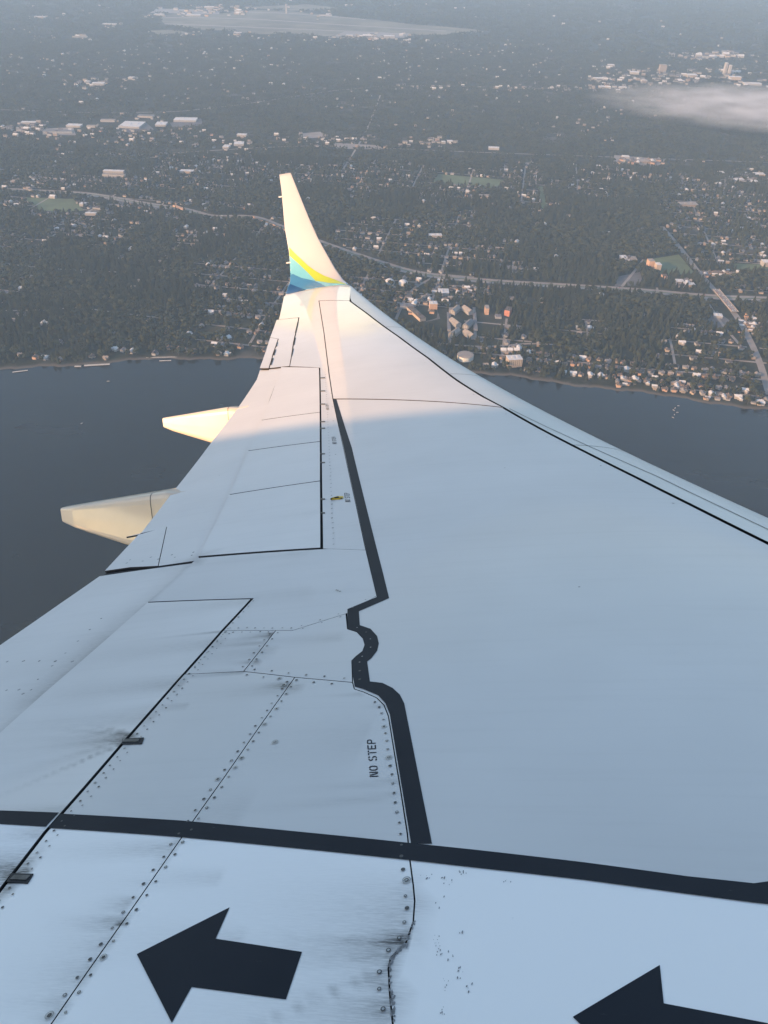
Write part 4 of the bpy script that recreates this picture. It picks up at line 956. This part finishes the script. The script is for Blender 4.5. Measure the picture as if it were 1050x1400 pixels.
uu, ww = np.meshgrid(np.arange(-2600, 2600, 21.0), np.arange(800, 3900, ROW)); HX, HY = [], []
for sd in (-17, 17):
    x, y = xy((uu+rng.uniform(-4, 4, uu.shape)).ravel(), (ww+sd+rng.uniform(-2.5, 2.5, ww.shape)).ravel()); HX.append(x); HY.append(y)
HX, HY = np.concatenate(HX), np.concatenate(HY); d = HY-shore_y(HX)
def shore_rows(x): return np.where(x > 250, 150, 70)
k = (d > 20) & (HY < 2450*K) & (np.abs(HX) < .54*HY+120) & (((urban(HX, HY) > .5) & (rng.random(len(HX)) < .5)) | (rng.random(len(HX)) < .05) | ((d < shore_rows(HX)) & (rng.random(len(HX)) < np.where(HX < 0, .35, .68)))) & clear(HX, HY, 6)
HX, HY = HX[k], HY[k]
st = MB()
for w0 in np.arange(800, 3900, ROW):                   # residential streets, laid where the town is
    for u0 in np.arange(-2600, 2600, 30.0):
        cx_, cy_ = xy(u0+15, w0)
        if cy_ > 2450*K or abs(cx_) > .56*cy_+150 or cy_ < float(shore_y(cx_))+45 or float(urban(np.array([cx_]), np.array([cy_]))[0]) < .5: continue
        p = [xy(u0, w0-3.2), xy(u0+30, w0-3.2), xy(u0+30, w0+3.2), xy(u0, w0+3.2)]; st.poly([(a_, b2, WZ+float(land_h(a_, b2))+.25) for a_, b2 in p], [(0,1,2,3)])
for u0 in np.arange(-2520, 2600, BLK):
    for w0 in np.arange(800, 3900, 39.0):
        cx_, cy_ = xy(u0, w0+19)
        if cy_ > 2450*K or abs(cx_) > .56*cy_+150 or cy_ < float(shore_y(cx_))+45 or float(urban(np.array([cx_]), np.array([cy_]))[0]) < .5: continue
        p = [xy(u0-3.2, w0), xy(u0+3.2, w0), xy(u0+3.2, w0+39), xy(u0-3.2, w0+39)]; st.poly([(a_, b2, WZ+float(land_h(a_, b2))+.32) for a_, b2 in p], [(0,1,2,3)])
st.build('residential_streets', M['road_conc'])['kind'] = 'structure'
# tight clusters of bright roofs seen in the photograph: (px, py, spread px, spread py, count, scale)
CL = [(870,522,26,8,26,.85),(925,530,22,7,20,.85),(985,545,28,7,22,.85),(1035,552,14,5,12,.9),(985,375,28,4,40,.8),(930,388,20,4,20,1.1),(875,222,32,4,30,1.4),(1030,445,22,16,50,.8),(700,478,30,6,14,.9),(575,415,30,14,24,1.1),(640,400,60,10,36,.9),(855,356,14,4,16,1.0)]
FCL = [(q[0], q[1], 26, 5, 7, 1.6) for q in FARB] + [(500,52,42,3,50,1.8),(920,108,120,12,70,1.7),(700,121,150,4,50,1.2),(130,112,40,4,14,1.3),(150,185,170,16,70,1.1),(440,193,110,10,40,1.1),(330,200,30,6,12,1.0),(560,195,60,6,30,1.4),(1010,245,36,8,40,1.4),(60,245,60,20,60,1.1),(40,180,40,8,40,1.5),(980,78,50,4,40,2.4),(300,15,80,6,50,2.6)]
def place(x, y):
    a_, b2 = projw(np.array([x, y, WZ+10.0])); a_ = float(a_); inl = y-float(shore_y(x))
    near = 'on the shore' if inl < 60 else ('behind the shore' if inl < 160 else 'further inland')
    for lim, t_ in ((90, 'near the left edge'), (190, 'behind the docks at left'), (290, 'right of the left docks'), (400, 'left of the wing tip'), (600, 'beside the wing edge'), (680, 'by the round tank'), (760, 'beside the white shoreline block'), (840, 'midway along the right shore'), (900, 'just left of the moored boats'), (960, 'above the moored boats'), (1010, 'right of the moored boats')):
        if a_ < lim: return f'{near} {t_}'
    return f'{near} at the right edge'
def house_mesh(w, d, h, wall, roof, wing_=True):
    q = MB(); q.box(-w/2, w/2, -d/2, d/2, -1, h, 0); q.gable(-w/2-.5, w/2+.5, -d/2-.6, d/2+.6, h-.05, h+d*.26, 1)
    if wing_: q.box(-w*.1, w*.3, -d/2-4, -d/2+.2, -1, h*.8, 0); q.poly([(-w*.14,-d/2-4.4,h*.78),(w*.34,-d/2-4.4,h*.78),(w*.34,0,h*.78),(-w*.14,0,h*.78),(w*.1,-d/2-4.4,h*.78+2.2),(w*.1,0,h*.78+2.2)], [(0,4,5,3),(1,2,5,4),(0,1,4)], 1)
    q.box(w*.2, w*.26, .6, 1.5, h, h+d*.26+1.1, 0)
    return q
HV = [(14,9,5.5,'wall_white','roof_grey','white walled house with a grey roof'),(12,9,5,'wall_cream','roof_brown','cream house with a brown roof'),(15,10,6,'wall_grey','roof_dark','grey house with a dark roof'),(13,9,5.5,'wall_tan','roof_tan','tan house with a tan roof'),(16,11,6.5,'wall_white','roof_white','white house with a pale roof'),(13,10,6,'wall_sunlit_orange','roof_brown','sunlit orange fronted house with a brown roof')]
vis = in_view(HX, HY, 5); dist = np.hypot(HX, HY)+np.where(vis, 0, 1e6); order = np.argsort(dist); single = set(order[:300].tolist())
HB = {}; far = MB(); hmats = ['wall_white','wall_cream','wall_grey','wall_tan','wall_sunlit_orange','roof_grey','roof_brown','roof_dark','roof_tan','roof_white']
def add_far(x, y, z, vi, rz, s=1.0):
    w, d_, h, wl_, rf, _ = HV[vi]; c, sn = math.cos(rz), math.sin(rz); hm = house_mesh(w*s, d_*s, h*s, 0, 0, False)
    n = len(far.v); far.v += [(x+a_*c-b2*sn, y+a_*sn+b2*c, z+c3) for a_, b2, c3 in hm.v]
    for f_, m_ in zip(hm.f, hm.m): far.f.append(tuple(i+n for i in f_)); far.m.append(hmats.index(wl_ if m_ == 0 else rf))
for i in range(len(HX)):
    x, y = float(HX[i]), float(HY[i]); z = WZ+float(land_h(x, y)); near_shore = y-shore_y(x) < 130
    vi = int(rng.choice(6, p=[.15,.25,.07,.13,.15,.25] if near_shore else [.22,.15,.28,.2,.12,.03])); rz = ang+rng.choice([0, math.pi/2])+rng.normal(0, .12)
    if i in single:
        if vi not in HB: o = house_mesh(*HV[vi][:3], 0, 0).build('house', [M[HV[vi][3]], M[HV[vi][4]]]); HB[vi] = o
        else: o = HB[vi].copy(); COL.objects.link(o)
        o.location = (x, y, z); o.rotation_euler = (0, 0, rz); loc = place(x, y)
        tag(o, f'{HV[vi][5]} {loc}', 'house', f'{HV[vi][5]}s {loc}')
    else: add_far(x, y, z, vi, rz)
    DISC.append((x, y, 7.5)) if False else None
def cluster(C):
    out = []
    for px, py, sx_, sy_, n_, sc_ in C:
        for _ in range(n_):
            p = G(px+rng.normal(0, sx_*.5), py+rng.normal(0, sy_*.5))
            if p[1]-float(shore_y(p[0])) > 15: out.append((p[0], p[1], p[2], sc_))
    return out
for x, y, z, sc_ in cluster(CL): add_far(x, y, z, int(rng.choice(6, p=[.18,.22,.05,.1,.2,.25])), ang+rng.choice([0, math.pi/2]), sc_*rng.uniform(.7, 1.1)); HX = np.append(HX, x); HY = np.append(HY, y)
for x, y, z, sc_ in cluster(FCL): add_far(x, y, z, int(rng.choice(6, p=[.24,.12,.24,.2,.18,.02])), ang, sc_*rng.uniform(.6, 1.2))
FX, FY = grid(2450*K, 5000*K, 50, 22, 8); k = (urban(FX, FY) > .50) & (rng.random(len(FX)) < .17) & clear(FX, FY); FX, FY = FX[k], FY[k]
for x, y in zip(FX, FY): add_far(float(x), float(y), WZ+16.2, int(rng.choice(6, p=[.3,.12,.24,.18,.14,.02])), ang+rng.choice([0, math.pi/2]), rng.uniform(.8, 1.3))
FX2, FY2 = grid(5000*K, 13000*K, 150, 70, 9); k = (urban(FX2*.7, FY2*.35) > .53) & (rng.random(len(FX2)) < .12) & clear(FX2, FY2); FX2, FY2 = FX2[k], FY2[k]
for x, y in zip(FX2, FY2): add_far(float(x), float(y), WZ+16.2, int(rng.choice([0, 4, 4, 2, 3])), ang, rng.uniform(.9, 1.8))
o = far.build('distant_houses', [M[k] for k in hmats]); tag(o, 'scattered small houses far inland among the woods', 'houses', kind='stuff')

# --- trees
def clear_h(x, y, r):
    """keep the trees off the houses (grid hashed)"""
    cell = 20.0; H = {}
    for a_, b2 in zip(HX, HY): H.setdefault((int(a_//cell), int(b2//cell)), []).append((a_, b2))
    ok = np.ones(len(x), bool)
    for i, (a_, b2) in enumerate(zip(x, y)):
        ca, cb = int(a_//cell), int(b2//cell)
        for u in (-1, 0, 1):
            for w in (-1, 0, 1):
                for (p_, q_) in H.get((ca+u, cb+w), ()):
                    if (a_-p_)**2/60+(b2-q_)**2/42 < 1: ok[i] = False
    return ok
TX, TY = grid(1060*K, 2450*K, 11.6, 5.2, 11); d = TY-shore_y(TX); wood = .6*vnoise(TX, TY, 260, 21)+.4*vnoise(TX, TY, 60, 22)
k = (d > 9) & (rng.random(len(TX)) < np.clip(.97-.38*(urban(TX, TY) > .5)-.3*(wood < .35), .2, 1)) & (rng.random(len(TX)) < np.where(d < 60, .7, 1)) & clear(TX, TY, 1) & ~street_gap(TX, TY, 5.5)
TX, TY = TX[k], TY[k]; k = clear_h(TX, TY, 8); TX, TY = TX[k], TY[k]
kindc = (vnoise(TX, TY, 150, 31)+rng.normal(0, .2, len(TX))) > .58
protoB = [(broadleaf(MB(), 0, 0, 0, 13, 6.6, s), TM) for s in (1, 2, 3)]; protoC = [(conifer(MB(), 0, 0, 0, 20, 4.8, s), CM) for s in (4, 5)]
PR = {}
vis = in_view(TX, TY, 3); order = np.argsort(np.hypot(TX, TY)+np.where(vis, 0, 1e6)); singles = order[:300]; rest = [[] for _ in range(5)]; ss = set(singles.tolist())
for i in range(len(TX)):
    x, y = float(TX[i]), float(TY[i]); z = WZ+float(land_h(x, y))-.2; p = 3+i % 2 if kindc[i] else i % 3; s = float(rng.uniform(.7, 1.25)*(1.35 if rng.random() < .15 else 1))
    if i in ss:
        if p not in PR:
            mb, mt = (protoB+protoC)[p]; o = mb.build('conifer_tree' if p > 2 else 'broadleaf_tree', mt); PR[p] = o
        else: o = PR[p].copy(); COL.objects.link(o)
        o.location = (x, y, z); o.rotation_euler = (0, 0, float(rng.uniform(0, 6.28))); o.scale = (s, s, s*float(rng.uniform(.85, 1.15)))
        side = place(x, y); sz = 'big ' if s > 1.15 else ('small ' if s < .85 else '')
        tag(o, f"{sz}{'dark pointed conifer' if p > 2 else 'round green broadleaf tree'} {side}", 'tree', f"{sz}{'conifers' if p > 2 else 'broadleaf trees'} {side}")
    else: rest[p].append((x, y, z, s))
def scatter(name, pts, src, label):
    """one mass of trees: points that carry copies of a tree standing in the scene"""
    me = bpy.data.meshes.new(name); me.from_pydata([q[:3] for q in pts], [], []); a_ = me.attributes.new('sc', 'FLOAT', 'POINT'); a_.data.foreach_set('value', [q[3] for q in pts])
    a_ = me.attributes.new('rot', 'FLOAT_VECTOR', 'POINT'); a_.data.foreach_set('vector', [c_ for q in pts for c_ in (0, 0, random.uniform(0, 6.28))])
    o = bpy.data.objects.new(name, me); COL.objects.link(o); tag(o, label, 'trees', kind='stuff')
    g = bpy.data.node_groups.new(name, 'GeometryNodeTree'); g.interface.new_socket('Geometry', in_out='INPUT', socket_type='NodeSocketGeometry'); g.interface.new_socket('Geometry', in_out='OUTPUT', socket_type='NodeSocketGeometry')
    gi, go, ip, ob = (g.nodes.new(t_) for t_ in ('NodeGroupInput', 'NodeGroupOutput', 'GeometryNodeInstanceOnPoints', 'GeometryNodeObjectInfo')); ob.inputs['Object'].default_value = src; ob.inputs['As Instance'].default_value = True
    na = g.nodes.new('GeometryNodeInputNamedAttribute'); na.data_type = 'FLOAT'; na.inputs['Name'].default_value = 'sc'; nr = g.nodes.new('GeometryNodeInputNamedAttribute'); nr.data_type = 'FLOAT_VECTOR'; nr.inputs['Name'].default_value = 'rot'
    er = g.nodes.new('FunctionNodeEulerToRotation'); L_ = g.links.new
    L_(gi.outputs[0], ip.inputs['Points']); L_(ob.outputs['Geometry'], ip.inputs['Instance']); L_(na.outputs[0], ip.inputs['Scale']); L_(nr.outputs[0], er.inputs[0]); L_(er.outputs[0], ip.inputs['Rotation']); L_(ip.outputs[0], go.inputs[0])
    o.modifiers.new('copies', 'NODES').node_group = g; return o
for p in range(5):
    if p in PR and rest[p]: scatter('woodland', rest[p], PR[p], 'dense '+('conifer' if p > 2 else 'broadleaf')+' woodland covering the land beyond the shore')
# groves: a clump of simple trees standing inland, copied over the far land
GR = []
for gi_ in range(3):
    mb = MB(); rr = random.Random(50+gi_)
    for t_ in range(16):
        a_ = rr.uniform(0, 6.28); q_ = 34*math.sqrt(rr.random()); x, y = q_*math.cos(a_), q_*math.sin(a_)
        if rr.random() < .3: conifer(mb, x, y, 0, rr.uniform(12, 20), rr.uniform(3, 4.5), gi_*100+t_, False, 1, 2)
        else: broadleaf(mb, x, y, 0, rr.uniform(8, 13), rr.uniform(4.5, 7), gi_*100+t_, False, 0, 2)
    GR.append(mb.build('grove', [M['leaf'], M['needle'], M['bark']]))
MX, MY = grid(2430*K, 4600*K, 46, 20, 13); k = (rng.random(len(MX)) < .93-.16*(urban(MX, MY) > .5)) & clear(MX, MY, 30); MX, MY = MX[k], MY[k]
NX, NY = grid(4600*K, 13500*K, 92, 40, 14); k = (rng.random(len(NX)) < .88-.16*(urban(NX*.7, NY*.35) > .53)) & clear(NX, NY, 45); NX, NY = NX[k], NY[k]
gp = [[], [], []]
for i, (x, y) in enumerate(zip(MX, MY)): gp[i % 3].append((float(x), float(y), WZ+16, float(rng.uniform(.75, 1.1))))
for i, (x, y) in enumerate(zip(NX, NY)): gp[i % 3].append((float(x), float(y), WZ+16, float(rng.uniform(1.1, 1.8))))
for i in range(3):
    q_ = gp[i].pop(0); GR[i].location = q_[:3]; tag(GR[i], 'clump of mixed trees standing far inland', 'trees', kind='stuff'); scatter('far_woodland', gp[i], GR[i], 'far inland woods that read as one dark mass')
print('counts', len(TX), len(HX), len(FX), len(FX2), len(MX), len(NX), len(far.f))

# --- piers and boats at the water's edge
def pier(px0, px1, w, label):
    a_, b2 = hit(*px0, 1), hit(*px1, 1); d = b2-a_; L = float(np.hypot(d[0], d[1])); t = empty('pier', None, (a_[0], a_[1], WZ), math.atan2(d[1], d[0])); tag(t, label, 'pier')
    q = MB(); q.box(0, L, -w/2, w/2, 1.2, 1.7); q.build('deck', M['deck'], t)
    for x in np.linspace(1, L-1, max(2, int(L/8))): q = MB(); q.cyl(float(x), 0, .35, -3, 1.19, 6); q.build('pile', M['bark'], t)
for a_ in [((92,496),(121,494.5),5,'pale pier along the left shore in front of the ladder of docks'),((115,500),(150,498),7,'wider pale dock right of the left shore pier'),((17,509),(38,506.5),4,'short pale pier near the left edge'),((200,489),(250,488),3,'long thin pier right of the docks'),((102,501),(111,501),6,'small float in front of the docks'),((218,493.5),(234,493),4,'small float below the long thin pier')]: pier(*a_)
def boat(px, py, s, rz, label, group=None):
    p = hit(px, py, 0); t = empty('boat', None, (p[0], p[1], WZ), rz); tag(t, label, 'boat', group); t.scale = (s, s, s)
    q = MB(); q.poly([(-4,-1.3,-.3),(2,-1.3,-.3),(4.8,0,-.2),(2,1.3,-.3),(-4,1.3,-.3),(-4.2,-1.6,1),(2.2,-1.6,1.1),(5.4,0,1.4),(2.2,1.6,1.1),(-4.2,1.6,1)], [(0,1,6,5),(1,2,7,6),(2,3,8,7),(3,4,9,8),(4,0,5,9),(5,6,7,8,9)]); q.build('hull', M['wall_white'], t)
    q = MB(); q.box(-1.8, 1.4, -1, 1, 1.02, 2.4); q.build('cabin', M['wall_white'], t)
for i, (px, py) in enumerate([(927.5,555),(923,558),(921,561),(926,564),(922,567),(920,571)]): boat(px, py, .62, i*1.1, 'small white boat moored in a line off the right shore', 'boats moored off the right shore')
boat(148, 521.5, .8, .2, 'single white boat on open water off the left docks'); boat(112, 579, .7, .9, 'tiny pale boat in the middle of the dark water left of the wing')

# --- low cloud drifting over the right of the land
m = NT('cloud_vapour'); m.t.nodes.remove(m.b); pv = m.n('ShaderNodeVolumePrincipled'); pv.inputs['Color'].default_value = (.95,.95,.97,1); pv.inputs['Anisotropy'].default_value = .1
tc = m.n('ShaderNodeTexCoord'); ln = m.n('ShaderNodeVectorMath', operation='LENGTH'); m.l(tc.outputs['Object'], ln.inputs[0])
fall = m.ramp(ln.outputs['Value'], .05, (1,1,1,1), 1.0, (0,0,0,1)); nz = m.noise(5.0, 7, m.coord((1, 2.2, .4)), .62)
m.l(m.math('MULTIPLY', m.math('MULTIPLY', fall, m.ramp(nz, .42, (0,0,0,1), .75, (1,1,1,1))), .018), pv.inputs['Density']); m.l(pv.outputs[0], m.t.nodes['Material Output'].inputs['Volume'])
bm = bmesh.new(); bmesh.ops.create_icosphere(bm, subdivisions=4, radius=1); me = bpy.data.meshes.new('low_cloud'); bm.to_mesh(me); bm.free(); me.materials.append(m.mat)
p = hit(1080, 149, 180); o = bpy.data.objects.new('low_cloud', me); COL.objects.link(o); o.location = p; o.scale = (640*K, 330*K, 45*K); o.rotation_euler = (0, 0, math.radians(-12)); tag(o, 'wisp of low white cloud over the woods at the right edge', 'cloud')

# --- haze: a closed box of thin air round the camera and everything below
m = NT('haze_air'); m.t.nodes.remove(m.b); pv = m.n('ShaderNodeVolumePrincipled'); pv.inputs['Color'].default_value = (.50,.735,.99,1); pv.inputs['Density'].default_value = 0.66e-4; pv.inputs['Anisotropy'].default_value = .0
m.l(pv.outputs[0], m.t.nodes['Material Output'].inputs['Volume'])
q = MB(); q.box(-R_-500, R_+500, -R_-500, R_+500, WZ-9.5, 16); q.f.append((0,1,2,3)); q.m.append(0); q.v = q.v; o = None
bm = bmesh.new(); bmesh.ops.create_cube(bm, size=1); me = bpy.data.meshes.new('haze'); bm.to_mesh(me); bm.free(); me.materials.append(m.mat)
o = bpy.data.objects.new('haze', me); COL.objects.link(o); o.scale = (2*R_+1000, 2*R_+1000, HGT+9.5+16); o.location = (0, 0, (16+WZ-9.5)/2); tag(o, 'thin bluish haze filling the air', 'haze', kind='stuff')
